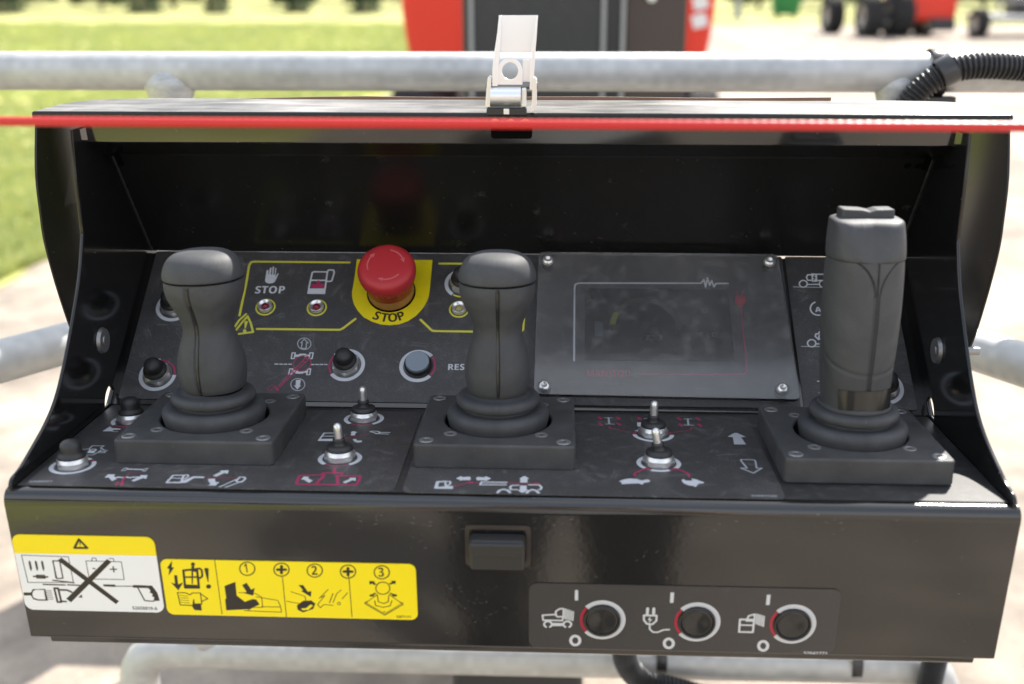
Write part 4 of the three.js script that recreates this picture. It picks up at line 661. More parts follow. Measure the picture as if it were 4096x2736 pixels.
// ---------------------------------------------------------------- lid
{
  const lid = grp('lid', con, 'open black lid with dusty top, leaning over the panel');
  mesh('inner_wall', sheet([[0.0905, -0.2945], [0.186, -0.230, 0.006], [0.2015, -0.1845]], -0.3248, 0.3248, -0.002), M.paintInner, lid);
  mesh('front_flange', sheet([[0.2008, -0.1866], [0.202, -0.183, 0.0015], [0.2195, -0.1805]], -0.3225, 0.3225, -0.0015), M.paintGloss, lid);
  for (const sx of [-1, 1]) mesh('corner_seam', sweep(new THREE.LineCurve3(V(sx * 0.3246, 0.0915, -0.2925), V(sx * 0.3246, 0.184, -0.2305)), 0.003, (s) => 0.0009 + 0.0004 * Math.sin(s * 900) * Math.sin(s * 370), 8), M.seal, lid);
  for (const x of [307, 315.4]) on(mesh('drilled_hole', lathe([[0.0029, 0], [0.0029, 0.0003], [0.0024, 0.0003], [0.0022, 0.0001], [0, 0.0001]], 20), M.hole, lid), 'wall', x, 107.2, 0.1);
  for (const x of [-321, 321]) on(mesh('relief_slot', flat(roundRect(-0.0028, -0.0075, 0.0028, 0.0075, 0.0026), 0.0003), M.hole, lid), 'wall', x, 110, 0.1);
  const top = new THREE.Shape(); top.moveTo(-0.36, -0.1792); top.lineTo(0.36, -0.1792); top.lineTo(0.36, -0.232); top.quadraticCurveTo(0.358, -0.258, 0.338, -0.266); top.lineTo(0.30, -0.272); top.lineTo(-0.30, -0.272); top.lineTo(-0.338, -0.264); top.quadraticCurveTo(-0.358, -0.25, -0.36, -0.225); top.closePath();
  const tg = new THREE.ExtrudeGeometry(top, { depth: 0.001, bevelEnabled: true, bevelThickness: 0.0016, bevelSize: 0.0016, bevelOffset: -0.0016, bevelSegments: 4 }).rotateX(Math.PI / 2).translate(0, 0.224, 0);
  const dusty = tex(1024, (u, v) => { const p = fbm(u, v * 0.25, 0, 6), s = fbm(u * 0.3, v, 3, 7), n = hash(u * 1024, v * 1024); const b = 0.38 + 0.5 * (p - 0.5) + 0.4 * (s - 0.5) + 0.14 * (n - 0.5); return [b, b * 0.97, b * 0.93]; }, true, 3);
  mesh('top_plate', tg, new THREE.MeshPhysicalMaterial({ color: 0xffffff, map: dusty, roughness: 0.42 }), lid);
  mesh('front_lip', box(0.72, 0.0105, 0.005, 0, 0.2206, -0.1775, 0.0022), M.paintInner, lid);
  for (const sx of [-1, 1]) {
    const s = new THREE.Shape(); s.moveTo(-0.1805, 0.2195); s.splineThru([[0.2118, -0.1775], [0.18, -0.168], [0.15, -0.166], [0.126, -0.167], [0.0852, -0.1776], [0.0433, -0.1939], [0.03, -0.21]].map(([y, z]) => new THREE.Vector2(z, y))); s.quadraticCurveTo(-0.235, 0.03, -0.27, 0.09); s.lineTo(-0.272, 0.2195); s.closePath();
    mesh('side_panel', sidePlate(s, 0.002, sx > 0 ? 0.358 : -0.36, 0.0004), M.paintInner, lid);
  }
  for (const x of [-0.0135, -0.0025, 0.0085]) { const r = mesh('rivet', cyl(0.0035, 0.003, 0.0014, 0, 16), M.brass, lid); r.position.set(x, 0.2188, -0.1752); r.rotation.x = Math.PI / 2; }
  mesh('latch_slot', (() => { const s = roundRect(-0.017, 0.2065, 0.0135, 0.2195, 0.0025); return new THREE.ExtrudeGeometry(s, { depth: 0.0006, bevelEnabled: false }).translate(0, 0, -0.1805); })(), M.hole, lid);
}
// over-centre latch standing on the lid
{
  const l = grp('latch', con, 'zinc-plated toggle latch standing upright on the lid'); l.position.set(-0.0015, 0.2248, -0.176);
  const k = 0.0000515, P = (x, y) => [(x - 545) * k + 0.0005, (1440 - y) * k];
  const sh = (pts, holes = []) => { const s = new THREE.Shape(pts.map((p) => new THREE.Vector2(...P(...p)))); for (const h of holes) s.holes.push(h); return s; };
  const ext = (s, d, z, b = 0.0003) => new THREE.ExtrudeGeometry(s, { depth: d, bevelEnabled: true, bevelThickness: b, bevelSize: b, bevelOffset: -b, bevelSegments: 2, curveSegments: 24 }).translate(0, 0, z);
  mesh('pad', box(0.029, 0.005, 0.012, -0.0035, 0.0025, 0.0005, 0.0008), M.rubberDark, l);
  mesh('pad_screw', box(0.0042, 0.0042, 0.0012, -0.0035, 0.0028, 0.0068, 0.0005), M.zinc, l);
  const lever = grp('lever', l); lever.rotation.x = -0.06;
  const flange = (pts) => ext(sh(pts), 0.008, -0.004);
  mesh('handle', merge(
    ext(sh([[372, 88], [890, 88], [880, 300], [835, 580], [800, 590], [385, 590], [350, 580], [345, 300]]), 0.0012, -0.0035),
    flange([[362, 90], [392, 90], [388, 330], [372, 560], [352, 800], [340, 1050], [262, 1050], [270, 800], [300, 560], [338, 330]]),
    flange([[872, 90], [900, 90], [880, 400], [868, 560], [850, 900], [845, 1100], [790, 1100], [800, 800], [815, 560], [850, 330]])), M.zinc, lever);
  const hole = new THREE.Path(); hole.absarc(...P(515, 840), 0.0059, 0, Math.PI * 2);
  mesh('tongue', ext(sh([[330, 1060], [345, 800], [380, 720], [440, 672], [520, 658], [600, 680], [660, 740], [690, 820], [690, 1060]], [hole]), 0.0014, 0.001), M.zinc, lever);
  mesh('back_strap', ext(sh([[690, 680], [815, 690], [800, 1080], [690, 1080]]), 0.001, -0.004), M.zinc, lever);
  mesh('roller', new THREE.CylinderGeometry(0.0072, 0.0072, 0.0222, 40).rotateZ(Math.PI / 2).translate(-0.0042, 0.0128, 0.001), M.zinc, l);
  mesh('roller_end', box(0.0035, 0.014, 0.009, 0.0092, 0.0125, 0.001, 0.001), M.zinc, l);
  for (const pts of [[[170, 1330], [175, 1200], [195, 1000], [205, 925], [225, 912], [255, 925], [250, 1100], [232, 1330]], [[800, 1395], [825, 1250], [830, 1000], [840, 925], [870, 920], [892, 960], [890, 1300], [855, 1390]]]) mesh('ear', ext(sh(pts), 0.011, -0.006), M.zinc, l);
  const pin = mesh('pin', cyl(0.0026, 0.0026, 0.0375, -0.01875, 16), M.steelDark, l); pin.rotation.z = Math.PI / 2; pin.position.set(0.0002, 0.0205, -0.001);
}
// ---------------------------------------------------------------- joysticks
const screwHead = merge(lathe([[0.0046, -0.001], [0.0046, 0.0002], [0.0040, 0.0007], [0.0020, 0.0008], [0.0018, -0.0004], [0, -0.0005]], 24));
const socketHead = lathe([[0.0042, -0.0006], [0.0042, 0.0001], [0.0036, 0.0003], [0.0017, 0.0003], [0.0015, -0.0008], [0, -0.0008]], 24);
const plateGeo = (() => { const s = roundRect(-0.056, -0.053, 0.056, 0.053, 0.004), h = new THREE.Path(); h.absarc(0, 0.001, 0.0388, 0, Math.PI * 2); s.holes.push(h); return flat(s, 0.018, 0.0016, 0, 40); })();
const wellGeo = merge(cyl(0.0415, 0.0415, 0.004, 0.001, 48));
const bellowGeo = turned([[0.0372, -0.006], [0.0380, -0.001], [0.0389, 0.003], [0.0386, 0.0062], [0.0366, 0.0086], [0.0335, 0.0094], [0.0300, 0.0092], [0.0276, 0.0094], [0.0268, 0.0106], [0.0280, 0.0118], [0.0304, 0.0124], [0.0316, 0.0142], [0.0316, 0.0166], [0.0302, 0.0186], [0.0274, 0.0195], [0.0244, 0.0196], [0.0222, 0.0202], [0.0205, 0.0215], [0.019, 0.024]], 64, 140);
{ const p = bellowGeo.attributes.position, u = bellowGeo.attributes.uv; for (let i = 0; i < p.count; i++) u.setXY(i, p.getX(i), p.getZ(i) + p.getY(i)); }
function joystickBase(g) {
  mesh('base_plate', plateGeo, M.plastic, g);
  mesh('well', wellGeo, M.hole, g);
  for (const [x, z] of [[-0.0475, -0.0445], [0.0475, -0.0445], [0.0475, 0.0445], [-0.0475, 0.0445]]) { const s = mesh('corner_screw', screwHead, M.steel, g); s.scale.set(1.12, 1, 1.12); s.position.set(x, 0.0178, z); s.rotation.y = rr(0, 3); }
  for (const [x, z] of [[-0.032, -0.033], [0.032, -0.033], [0.032, 0.031], [-0.032, 0.031]]) { const s = mesh('flange_screw', socketHead, M.steel, g); s.scale.set(1.12, 1, 1.12); s.position.set(x, 0.0179, z); }
}
const gripProfile = [[0.0218, 0], [0.0236, 0.004], [0.0248, 0.013], [0.0244, 0.021], [0.0222, 0.031], [0.0194, 0.039], [0.0183, 0.0448], [0.0190, 0.051], [0.0222, 0.059], [0.0262, 0.0672], [0.0281, 0.0745], [0.0280, 0.081]];
function palmGrip(g, scale, cx, seamAngle, lean) {
  const top = new THREE.Group(); const pivot = grp('grip', g);
  pivot.position.set(cx, 0.0402, 0); pivot.rotation.z = lean;
  const flat2 = gripProfile.map(([r, y]) => [y, r * scale, r * scale * 0.98, 0, 0, 2.12]);
  // a parting slot runs down the front of the grip
  mesh('body', loft(flat2, 96, 5, (a) => { let d = Math.abs(a - seamAngle); d = Math.min(d, Math.PI * 2 - d); return d < 0.05 ? 0.0012 : 0; }), M.rubber, pivot);
  mesh('cap', loft([[0.0822, 0.0278, 0.0271], [0.0832, 0.0287, 0.028], [0.0875, 0.0283, 0.0276], [0.0924, 0.0265, 0.0260], [0.0968, 0.0233, 0.0230], [0.1000, 0.0182, 0.0182], [0.1016, 0.0112, 0.0112], [0.1020, 0.004, 0.004]].map(([y, a, b]) => [y, a * scale, b * scale, 0, 0, 2.12]), 72, 5), M.rubber, pivot);
  mesh('seam_ring', cyl(0.0262 * scale, 0.0262 * scale, 0.0022, 0.0805, 48), M.hole, pivot);
  mesh('neck_gap', cyl(0.0205 * scale, 0.0205 * scale, 0.004, -0.0032, 40), M.hole, pivot);
  const strip = [], rad = (y) => { for (let i = 0; i + 1 < gripProfile.length; i++) if (y <= gripProfile[i + 1][1]) { const [r0, y0] = gripProfile[i], [r1, y1] = gripProfile[i + 1]; return (r0 + (r1 - r0) * (y - y0) / (y1 - y0)) * scale; } return 0.0279 * scale; };
  for (let i = 0; i <= 24; i++) { const y = 0.002 + 0.0775 * i / 24, r = rad(y) * 0.985 - 0.0006; strip.push(V(Math.cos(seamAngle) * r, y, Math.sin(seamAngle) * r)); }
  mesh('seam_strip', new THREE.TubeGeometry(new THREE.CatmullRomCurve3(strip), 60, 0.0011, 8), M.glossPlastic, pivot);
  return pivot;
}
{
  const j = on(grp('joystick', con, 'joystick with palm grip on the left overlay'), 'shelf', -217.5, 101, 0.2); j.rotation.y = 0;
  const turn = grp('j', j); j.remove(turn);
  joystickBase(j); mesh('bellows', bellowGeo.clone().scale(0.955, 1, 0.955).translate(0, 0.0185, 0), M.rubber, j);
  palmGrip(j, 0.985, 0.0012, 1.72, 0.02);
}
{
  const j = on(grp('joystick', con, 'joystick with palm grip in the middle of the deck'), 'shelf', -8.5, 102, 0.2);
  joystickBase(j); mesh('bellows', bellowGeo.clone().scale(0.955, 1, 0.955).translate(0, 0.0185, 0), M.rubber, j);
  palmGrip(j, 0.955, 0.0, 1.52, 0.004);
}
{
  const j = on(grp('joystick', con, 'tall pistol-grip joystick with rocker on top beside the right side panel'), 'shelf', 242, 87, 0.2);
  joystickBase(j); mesh('bellows', bellowGeo.clone().scale(0.965, 1, 0.965).translate(0.001, 0.0185, 0), M.rubber, j);
  const g = grp('grip', j); g.position.set(0.0, 0.018, 0); g.rotation.z = 0.008; g.scale.set(0.965, 1, 0.965);
  const groove = (a, t) => { const d = Math.abs(a - 1.45), w = 0.055 + 0.5 * Math.pow(Math.max(0, (t - 0.72) / 0.28), 2); return (d < 0.02 && t > 0.22 ? 0.0012 : 0) + (Math.abs(d - w) < 0.022 && t > 0.22 ? 0.001 : 0) + 0.0007 * Math.exp(-Math.pow((t - (0.42 - 0.06 * Math.cos((a - 1.45) * 1.3))) / 0.011, 2)); };
  mesh('body', loft([[0.020, 0.0235, 0.0235, 0.001, 0], [0.027, 0.0238, 0.0238, 0.001, 0], [0.040, 0.0242, 0.025, 0.0, 0], [0.058, 0.0252, 0.0265, 0, 0], [0.08, 0.0262, 0.0275, 0, 0], [0.10, 0.0264, 0.0272, 0, 0], [0.116, 0.0262, 0.0266, 0, 0], [0.1262, 0.0257, 0.026, 0, 0]].map((r) => [...r, 2.5]), 300, 26, groove), M.rubber, g);
  mesh('cap', loft([[0.1262, 0.0252, 0.0256, 0, 0, 2.5], [0.1280, 0.0261, 0.0265, 0, 0, 2.6], [0.136, 0.0256, 0.0257, 0, -0.001, 2.9], [0.1465, 0.0244, 0.0232, 0, -0.003, 3.4], [0.1508, 0.0238, 0.0205, 0, -0.004, 3.6], [0.1522, 0.0215, 0.017, 0, -0.005, 3.4]], 96, 6, (a, t) => { const d = Math.abs(a - 1.57); return Math.max(0, 0.0026 * (1 - d / (0.12 + 0.75 * t))) * Math.min(1, t * 3); }), M.rubber, g);
  const tab = new THREE.Shape(); tab.moveTo(-0.0185, 0.149); tab.lineTo(-0.0182, 0.1572); tab.quadraticCurveTo(-0.018, 0.1584, -0.0165, 0.1584); tab.lineTo(-0.004, 0.1578); tab.lineTo(0.0015, 0.1566); tab.lineTo(0.006, 0.158); tab.lineTo(0.0165, 0.1582); tab.quadraticCurveTo(0.018, 0.158, 0.0182, 0.157); tab.lineTo(0.0185, 0.149); tab.closePath();
  mesh('rocker', new THREE.ExtrudeGeometry(tab, { depth: 0.012, bevelEnabled: true, bevelThickness: 0.0018, bevelSize: 0.0016, bevelOffset: -0.0016, bevelSegments: 4 }).translate(0, 0, -0.0135), M.rubber, g);
  mesh('window', loft([[0.0235, 0.0243, 0.0243, 0.001, 0], [0.038, 0.0249, 0.0256, 0, 0]].map((r) => [...r, 2.5]), 64, 4, (a) => (a > 0.55 && a < 2.35 ? 0 : 0.004)), M.glossPlastic, g);
  mesh('collar', new THREE.TorusGeometry(0.0238, 0.0024, 12, 64).rotateX(Math.PI / 2).translate(0.001, 0.0215, 0), M.rubber, g);
}
// ---------------------------------------------------------------- switches
const nutGeo = merge(cyl(0.0112, 0.0112, 0.0034, 0.0006, 6), lathe([[0.0106, 0.004], [0.0104, 0.0048], [0.0094, 0.0066], [0.009, 0.007], [0, 0.007]], 32));
const washerGeo = cyl(0.0118, 0.0118, 0.0007, 0, 32);
const bootGeo = lathe([[0.0092, 0.006], [0.0096, 0.0072], [0.0094, 0.0088], [0.0076, 0.0098], [0.0072, 0.0108], [0.0072, 0.0145], [0.0066, 0.0166], [0.0049, 0.0182], [0.0025, 0.0189], [0, 0.019]], 36);
function bootedButton(frame, x, s, label) {
  const b = on(grp('rubber_boot_button', con, label), frame, x, s, 0.7);
  mesh('washer', washerGeo, M.steelDark, b); const n = mesh('nut', nutGeo, M.chrome, b); n.rotation.y = rr(0, 1); mesh('rubber_boot', bootGeo, M.rubberDark, b);
}
bootedButton('back', -293.5, 97, 'booted button behind the left joystick grip');
bootedButton('back', -293.4, 28.9, 'booted button low on the sloping panel beside the left joystick');
bootedButton('back', -47.8, 124, 'booted button behind the middle joystick grip');
bootedButton('back', -138.9, 40.5, 'booted button beside the turret pictogram');
bootedButton('back', 295, 26, 'booted button behind the tall joystick');
bootedButton('shelf', -294, 134, 'booted horn button behind the left base plate');
bootedButton('shelf', -301, 43, 'booted button in the left front corner of the deck');
const sleeveGeo = lathe([[0.009, 0.006], [0.0095, 0.0075], [0.0088, 0.0098], [0.0066, 0.0104], [0.0048, 0.0106]], 36);
const leverGeo = lathe([[0.0029, 0], [0.0029, 0.010], [0.0030, 0.0118], [0.0027, 0.0136], [0.0017, 0.0147], [0, 0.015]], 24);
const leverBoot = lathe([[0.0056, 0], [0.0046, 0.0025], [0.0041, 0.004], [0.0044, 0.0056], [0.0042, 0.0068], [0.0028, 0.0072]], 24);
for (const [x, s, tiltX, tiltZ, label] of [[-115.3, 145.6, 0, 0.02, 'toggle switch behind the second one on the left overlay'], [-118.2, 64.2, 0.02, 0.06, 'toggle switch above the magenta basket pictogram'], [106.4, 121.5, 0, 0.0, 'toggle switch between the wheel pictograms'], [105.7, 65, 0, 0.2, 'toggle switch tilted toward the tortoise pictogram']]) {
  const b = on(grp('toggle_switch', con, label), 'shelf', x, s, 0.7);
  mesh('washer', washerGeo, M.steelDark, b); const n = mesh('nut', nutGeo, M.chrome, b); n.rotation.y = rr(0, 1); mesh('rubber_sleeve', sleeveGeo, M.rubberDark, b);
  const lb = mesh('lever_boot', leverBoot, M.rubberDark, b); lb.position.y = 0.0085; lb.rotation.set(tiltX, 0, tiltZ);
  const lv = mesh('lever', leverGeo, M.chrome, b); lv.rotation.set(tiltX, 0, tiltZ); lv.position.set(0, 0.0085, 0).add(V(0, 0.003, 0).applyEuler(lv.rotation));
}
{
  const b = on(grp('reset_button', con, 'blue-grey round push button in a black bezel'), 'back', -79.6, 40.6, 0.7);
  mesh('bezel', lathe([[0.0118, 0], [0.0118, 0.002], [0.0112, 0.0042], [0.0106, 0.0056], [0.0102, 0.0056], [0.0102, 0.003]], 48), M.glossPlastic, b);
  mesh('cap', lathe([[0.0098, 0.001], [0.0098, 0.0072], [0.0094, 0.0078], [0.0088, 0.0079], [0, 0.0074]], 48), M.blueGrey, b);
}
for (const [x, mat, label] of [[-214.6, M.ledRed, 'red indicator light under the hand pictogram'], [-170.5, M.ledRed, 'red indicator light under the basket pictogram'], [-49.2, M.ledClear, 'clear indicator light beside the middle joystick']]) {
  const b = on(grp('indicator_light', con, label), 'back', x, 97.2, 0.7);
  mesh('bezel', lathe([[0.0062, 0], [0.0062, 0.0022], [0.0059, 0.0036], [0.0053, 0.0038], [0.0034, 0.0022], [0.0030, 0.0016]], 40), M.zinc, b);
  mesh('lens', lathe([[0.0031, 0.0008], [0.0030, 0.0022], [0.0022, 0.0034], [0.001, 0.0039], [0, 0.004]], 28), mat, b);
}
{ // emergency stop
  const e = on(grp('stop_button', con, 'red mushroom stop button on a yellow plate'), 'back', -108.4, 114, 0.7);
  mesh('gasket', lathe([[0.019, 0], [0.0209, 0.0001], [0.0209, 0.0012], [0.0196, 0.0014]], 48), M.hole, e);
  mesh('collar', lathe([[0.0198, 0], [0.0198, 0.0115], [0.0186, 0.0125]], 48), M.amber, e);
  mesh('skirt', lathe([[0.0180, 0.011], [0.0202, 0.0118], [0.0206, 0.0195], [0.0212, 0.0222]], 48), M.redSkirt, e);
  const head = [[0.0212, 0.0215], [0.0226, 0.0225], [0.0236, 0.0255], [0.0243, 0.0305], [0.0241, 0.0335], [0.0228, 0.0368], [0.0198, 0.0388], [0.014, 0.0395], [0.008, 0.0397], [0.003, 0.0397]];
  const knurl = (a, t) => (t < 0.27 ? 0.0006 * (Math.cos(a * 32) > 0.35 ? 1 : 0) : 0);
  mesh('head', loft(head.map(([r, y]) => [y, r, r]), 256, 6, knurl), M.red, e);
  const arrow = (a0) => { const s = new THREE.Shape(), r = 0.0152, w = 0.0007, A = 1.25, hd = 0.3; s.absarc(0, 0, r + w, a0 + A, a0 + hd, true); s.lineTo(Math.cos(a0 + hd) * (r + 0.0021), Math.sin(a0 + hd) * (r + 0.0021)); s.lineTo(Math.cos(a0) * r, Math.sin(a0) * r); s.lineTo(Math.cos(a0 + hd) * (r - 0.0021), Math.sin(a0 + hd) * (r - 0.0021)); s.lineTo(Math.cos(a0 + hd) * (r - w), Math.sin(a0 + hd) * (r - w)); s.absarc(0, 0, r - w, a0 + hd, a0 + A, false); s.closePath(); return s; };
  const am = new THREE.MeshPhysicalMaterial({ color: lin(0.58, 0.11, 0.12), roughness: 0.5 });
  for (const a of [0.15, 2.25, 4.35]) mesh('raised_arrow', flat(arrow(a), 0.0005, 0.0001, 0.0393, 10), am, e);
}
// ---------------------------------------------------------------- display under its clear cover
{
  const d = grp('display', con, 'screen under a dusty clear cover held by four screws');
  overlay(d, 'screen', 'back', [57, 47, 178, 118.5, 2], '#161716', (c, X, Y, k) => {
    c.strokeStyle = '#2c2f27'; c.lineWidth = 5 * k; c.beginPath(); c.arc(X(107), Y(80), 27 * k, Math.PI * 0.95, Math.PI * 2.05); c.stroke(); c.strokeStyle = '#6f7a2a'; c.beginPath(); c.arc(X(107), Y(80), 27 * k, Math.PI * 1.02, Math.PI * 1.17); c.stroke();
    c.fillStyle = '#45484b'; c.font = `bold ${8 * k}px sans-serif`; c.textAlign = 'center'; c.fillText('17:33', X(111), Y(66)); c.fillText('07:03', X(160), Y(70)); c.font = `${6 * k}px sans-serif`; c.fillText('0.0', X(155), Y(94)); c.fillRect(X(65), Y(85), 7 * k, 15 * k); c.clearRect(0, 0, 0, 0);
  }, { k: 5, rough: 0.25, off: 0.9, t: 0.0008 });
  const cm = document.createElement('canvas'), W = 1024, H = 720; cm.width = W; cm.height = H; const cx = cm.getContext('2d'), im = cx.createImageData(W, H);
  for (let y = 0; y < H; y++) for (let x = 0; x < W; x++) { const u = (x / W * 0.8) % 1, v = (y / W * 0.8) % 1, p = fbm(u, v, 0, 6), g = fbm(v + 0.3, u, 3, 7), n = hash(x, y); const a = 0.11 + 0.14 * Math.max(0, p - 0.42) + 0.3 * Math.max(0, g - 0.5) * (0.5 + n) + 0.12 * (n - 0.5) + (n > 0.985 ? 0.2 : 0); const o = (y * W + x) * 4; im.data[o] = im.data[o + 1] = im.data[o + 2] = 255 * THREE.MathUtils.clamp(a, 0.04, 0.8); im.data[o + 3] = 255; }
  cx.putImageData(im, 0, 0);
  for (let i = 0; i < 420; i++) { cx.strokeStyle = `rgba(255,255,255,${rr(0.08, 0.3)})`; cx.lineWidth = rr(0.5, 1.2); cx.beginPath(); const x = rr(0, W), y = rr(0, H), a = rr(0, 6.28), l = rr(4, 45); cx.moveTo(x, y); cx.quadraticCurveTo(x + Math.cos(a) * l / 2 + rr(-6, 6), y + Math.sin(a) * l / 2 + rr(-6, 6), x + Math.cos(a) * l, y + Math.sin(a) * l); cx.stroke(); }
  const at = new THREE.CanvasTexture(cm); at.anisotropy = 8;
  const shape = new THREE.Shape(), q = [[15.8, 10.2], [225.8, 8.6], [221.6, 151.6], [17.2, 151.8]];
  { const r = 6, n = 4; for (let i = 0; i < n; i++) { const p = q[i], a = q[(i + n - 1) % n], b = q[(i + 1) % n], da = Math.hypot(a[0] - p[0], a[1] - p[1]), db = Math.hypot(b[0] - p[0], b[1] - p[1]); const p0 = [p[0] + (a[0] - p[0]) * r / da, p[1] + (a[1] - p[1]) * r / da], p1 = [p[0] + (b[0] - p[0]) * r / db, p[1] + (b[1] - p[1]) * r / db]; i ? shape.lineTo(p0[0] / 1000, p0[1] / 1000) : shape.moveTo(p0[0] / 1000, p0[1] / 1000); shape.quadraticCurveTo(p[0] / 1000, p[1] / 1000, p1[0] / 1000, p1[1] / 1000); } shape.closePath(); }
  const cg = flat(shape, 0.004, 0.0004), film = mesh('dust_film', fitUV(new THREE.ShapeGeometry(shape, 12).rotateX(-Math.PI / 2).translate(0, 0.00415, 0), 0.015, 0.008, 0.212, 0.144), new THREE.MeshStandardMaterial({ color: lin(0.44, 0.435, 0.43), roughness: 0.55, alphaMap: at, transparent: true }), d);
  const cover = mesh('clear_cover', cg, new THREE.MeshPhysicalMaterial({ color: lin(0.93, 0.94, 0.95), transmission: 1, thickness: 0.004, ior: 1.49, roughness: 0.14 }), d);
  on(cover, 'back', 0, 0, 6); on(film, 'back', 0, 0, 6);
  const head = merge(lathe([[0.0052, 0], [0.0051, 0.0008], [0.0044, 0.0024], [0.003, 0.0031], [0.0019, 0.0032], [0.0017, 0.0016], [0, 0.0015]], 32));
  for (const [x, s] of [[25.3, 142.2], [213.8, 143], [24, 17.3], [212, 17.9]]) { const g = on(mesh('cover_screw', head, M.chrome, d), 'back', x, s, 10.3); const st = on(mesh('standoff', cyl(0.005, 0.005, 0.0052, 0, 20), M.rubberDark, d), 'back', x, s, 0.75); }
}
// ================================================================ things around the console
const cordCurve = new THREE.LineCurve3(V(-0.62, Y0 + 0.2489, 0.06), V(0.66, Y0 + 0.2472, 0.06));
tag(mesh('safety_cord', sweep(cordCurve, 0.0011, (s, a) => 0.0025 + 0.00007 * Math.cos(a * 6 + s * 1300), 20), M.cord, scene), 'taut red plastic-coated trip cord stretched across the open lid', 'cord');
{
  const pts = []; for (let i = 0; i <= 60; i++) { const x = -0.249 + 0.5 * i / 60; pts.push(x); }
  const pos = [], uv = [], idx = []; pts.forEach((x, i) => { const h = 0.0032 + 0.0022 * Math.min(1, (x + 0.249) * 8) + 0.0004 * Math.sin(x * 31), z = -0.268 + 0.0006 * Math.sin(x * 40); for (const [y, zz] of [[0, z], [h, z + 0.0006], [h, z - 0.0006], [0, z - 0.0012]]) { pos.push(x, Y0 + 0.2224 + y, zz); uv.push(x, y); } if (i) for (let k = 0; k < 4; k++) { const a = (i - 1) * 4 + k, b = (i - 1) * 4 + (k + 1) % 4; idx.push(a, b, a + 4, b, b + 4, a + 4); } });
  const g = new THREE.BufferGeometry(); g.setAttribute('position', new THREE.Float32BufferAttribute(pos, 3)); g.setAttribute('uv', new THREE.Float32BufferAttribute(uv, 2)); g.setIndex(idx); g.computeVertexNormals();
  tag(mesh('plastic_strip', creased(g, 0.5), M.film, scene), 'thin brown plastic strip standing along the rear of the lid', 'strip');
}
// platform railing of galvanised tube
{
  const r = thing('platform_railing', 'galvanised steel tube railing of the lift platform behind the console', 'railing', [0, 0, 0]);
  const tube = (name, pts, rad, bend = 0.06) => mesh(name, sweep(path(pts.map(([x, y, z]) => V(x, Y0 + y, z)), bend), 0.012, () => rad, 28), M.galv, r);
  tube('top_rail', [[-0.95, 0.2235, 0.35], [-0.86, 0.2235, -0.5], [-0.72, 0.2235, -0.56], [0.72, 0.2238, -0.56], [0.86, 0.2238, -0.5], [0.95, 0.2238, 0.35]], 0.0205, 0.1);
  tube('middle_rail', [[-0.78, -0.035, 0.35], [-0.72, -0.035, -0.05], [-0.40, -0.035, -0.50], [0.40, -0.035, -0.50], [0.70, -0.035, -0.05], [0.76, -0.035, 0.35]], 0.0212, 0.12);
  tube('lower_frame', [[-0.479, -1.1, -0.5], [-0.479, -0.463, -0.5], [0.50, -0.460, -0.5], [0.50, -1.1, -0.5]], 0.0235, 0.05);
  for (const [x, rad] of [[-0.388, 0.0205], [0.389, 0.0175]]) {
    tube('post', [[x, -0.035, -0.50], [x, 0.06, -0.51], [x, 0.13, -0.555], [x, 0.2235, -0.56]], rad, 0.05); tube('post', [[x, -0.455, -0.5], [x, -0.035, -0.50]], 0.0205, 0.05);
    mesh('weld_bead', lathe([[rad, -0.07], [rad * 1.03, -0.04], [rad * 1.14, -0.028], [rad * 1.34, -0.017], [rad * 1.3, -0.009], [rad * 1.05, 0], [rad * 0.6, 0.006]].map(([r, y]) => [r * (1 + 0.012 * Math.sin(y * 2300)), y]), 40).translate(x, Y0 + 0.2236, -0.56), M.galv, r);
  }
  for (const x of [-0.22, 0.22]) mesh('bracket', box(0.05, 0.006, 0.26, x, Y0 - 0.1285, -0.39, 0.002), M.galv, r);
  for (const x of [-0.22, 0.22]) mesh('bracket_upright', box(0.05, 0.34, 0.006, x, Y0 - 0.295, -0.522, 0.002), M.galv, r);
  tube('toe_rail', [[-0.95, -1.1, 0.35], [-0.86, -1.1, -0.47], [-0.72, -1.1, -0.5], [0.72, -1.1, -0.5], [0.86, -1.1, -0.47], [0.95, -1.1, 0.35]], 0.0205, 0.1);
  for (const x of [-0.93, 0.93]) tube('post', [[x, -1.1, 0.28], [x, 0.2235, 0.28]], 0.0205);
}
const corr = (p, r) => sweep(new THREE.CatmullRomCurve3(p.map(([x, y, z]) => V(x, Y0 + y, z))), 0.0007, (s) => r * (1 + 0.13 * Math.tanh(2.5 * Math.sin(s * 2 * Math.PI / 0.005))), 24);
tag(mesh('cable_conduit', corr([[0.352, 0.10, -0.52], [0.378, 0.165, -0.527], [0.397, 0.200, -0.529], [0.418, 0.222, -0.527], [0.445, 0.2318, -0.526], [0.475, 0.233, -0.527], [0.51, 0.2305, -0.53], [0.60, 0.222, -0.53], [0.72, 0.20, -0.5]], 0.0118), M.conduit, scene), 'black corrugated cable conduit clipped to the top rail', 'cable');
tag(mesh('cable_conduit', corr([[0.112, -0.38, -0.42], [0.118, -0.425, -0.44], [0.135, -0.455, -0.452], [0.18, -0.472, -0.456], [0.26, -0.492, -0.455], [0.40, -0.50, -0.455]], 0.0125), M.conduit, scene), 'black corrugated cable conduit looping below the console onto the lower tube', 'cable');
tag(mesh('cable_conduit', corr([[0.475, -0.36, -0.45], [0.472, -0.45, -0.462], [0.470, -0.55, -0.462], [0.468, -0.75, -0.462]], 0.0125), M.conduit, scene), 'black corrugated cable conduit hanging below the right end of the console', 'cable');
function bandGeo(r, w, t) { return lathe([[r, -w / 2], [r + t, -w / 2], [r + t, w / 2], [r, w / 2], [r, -w / 2]], 40).rotateZ(Math.PI / 2); }
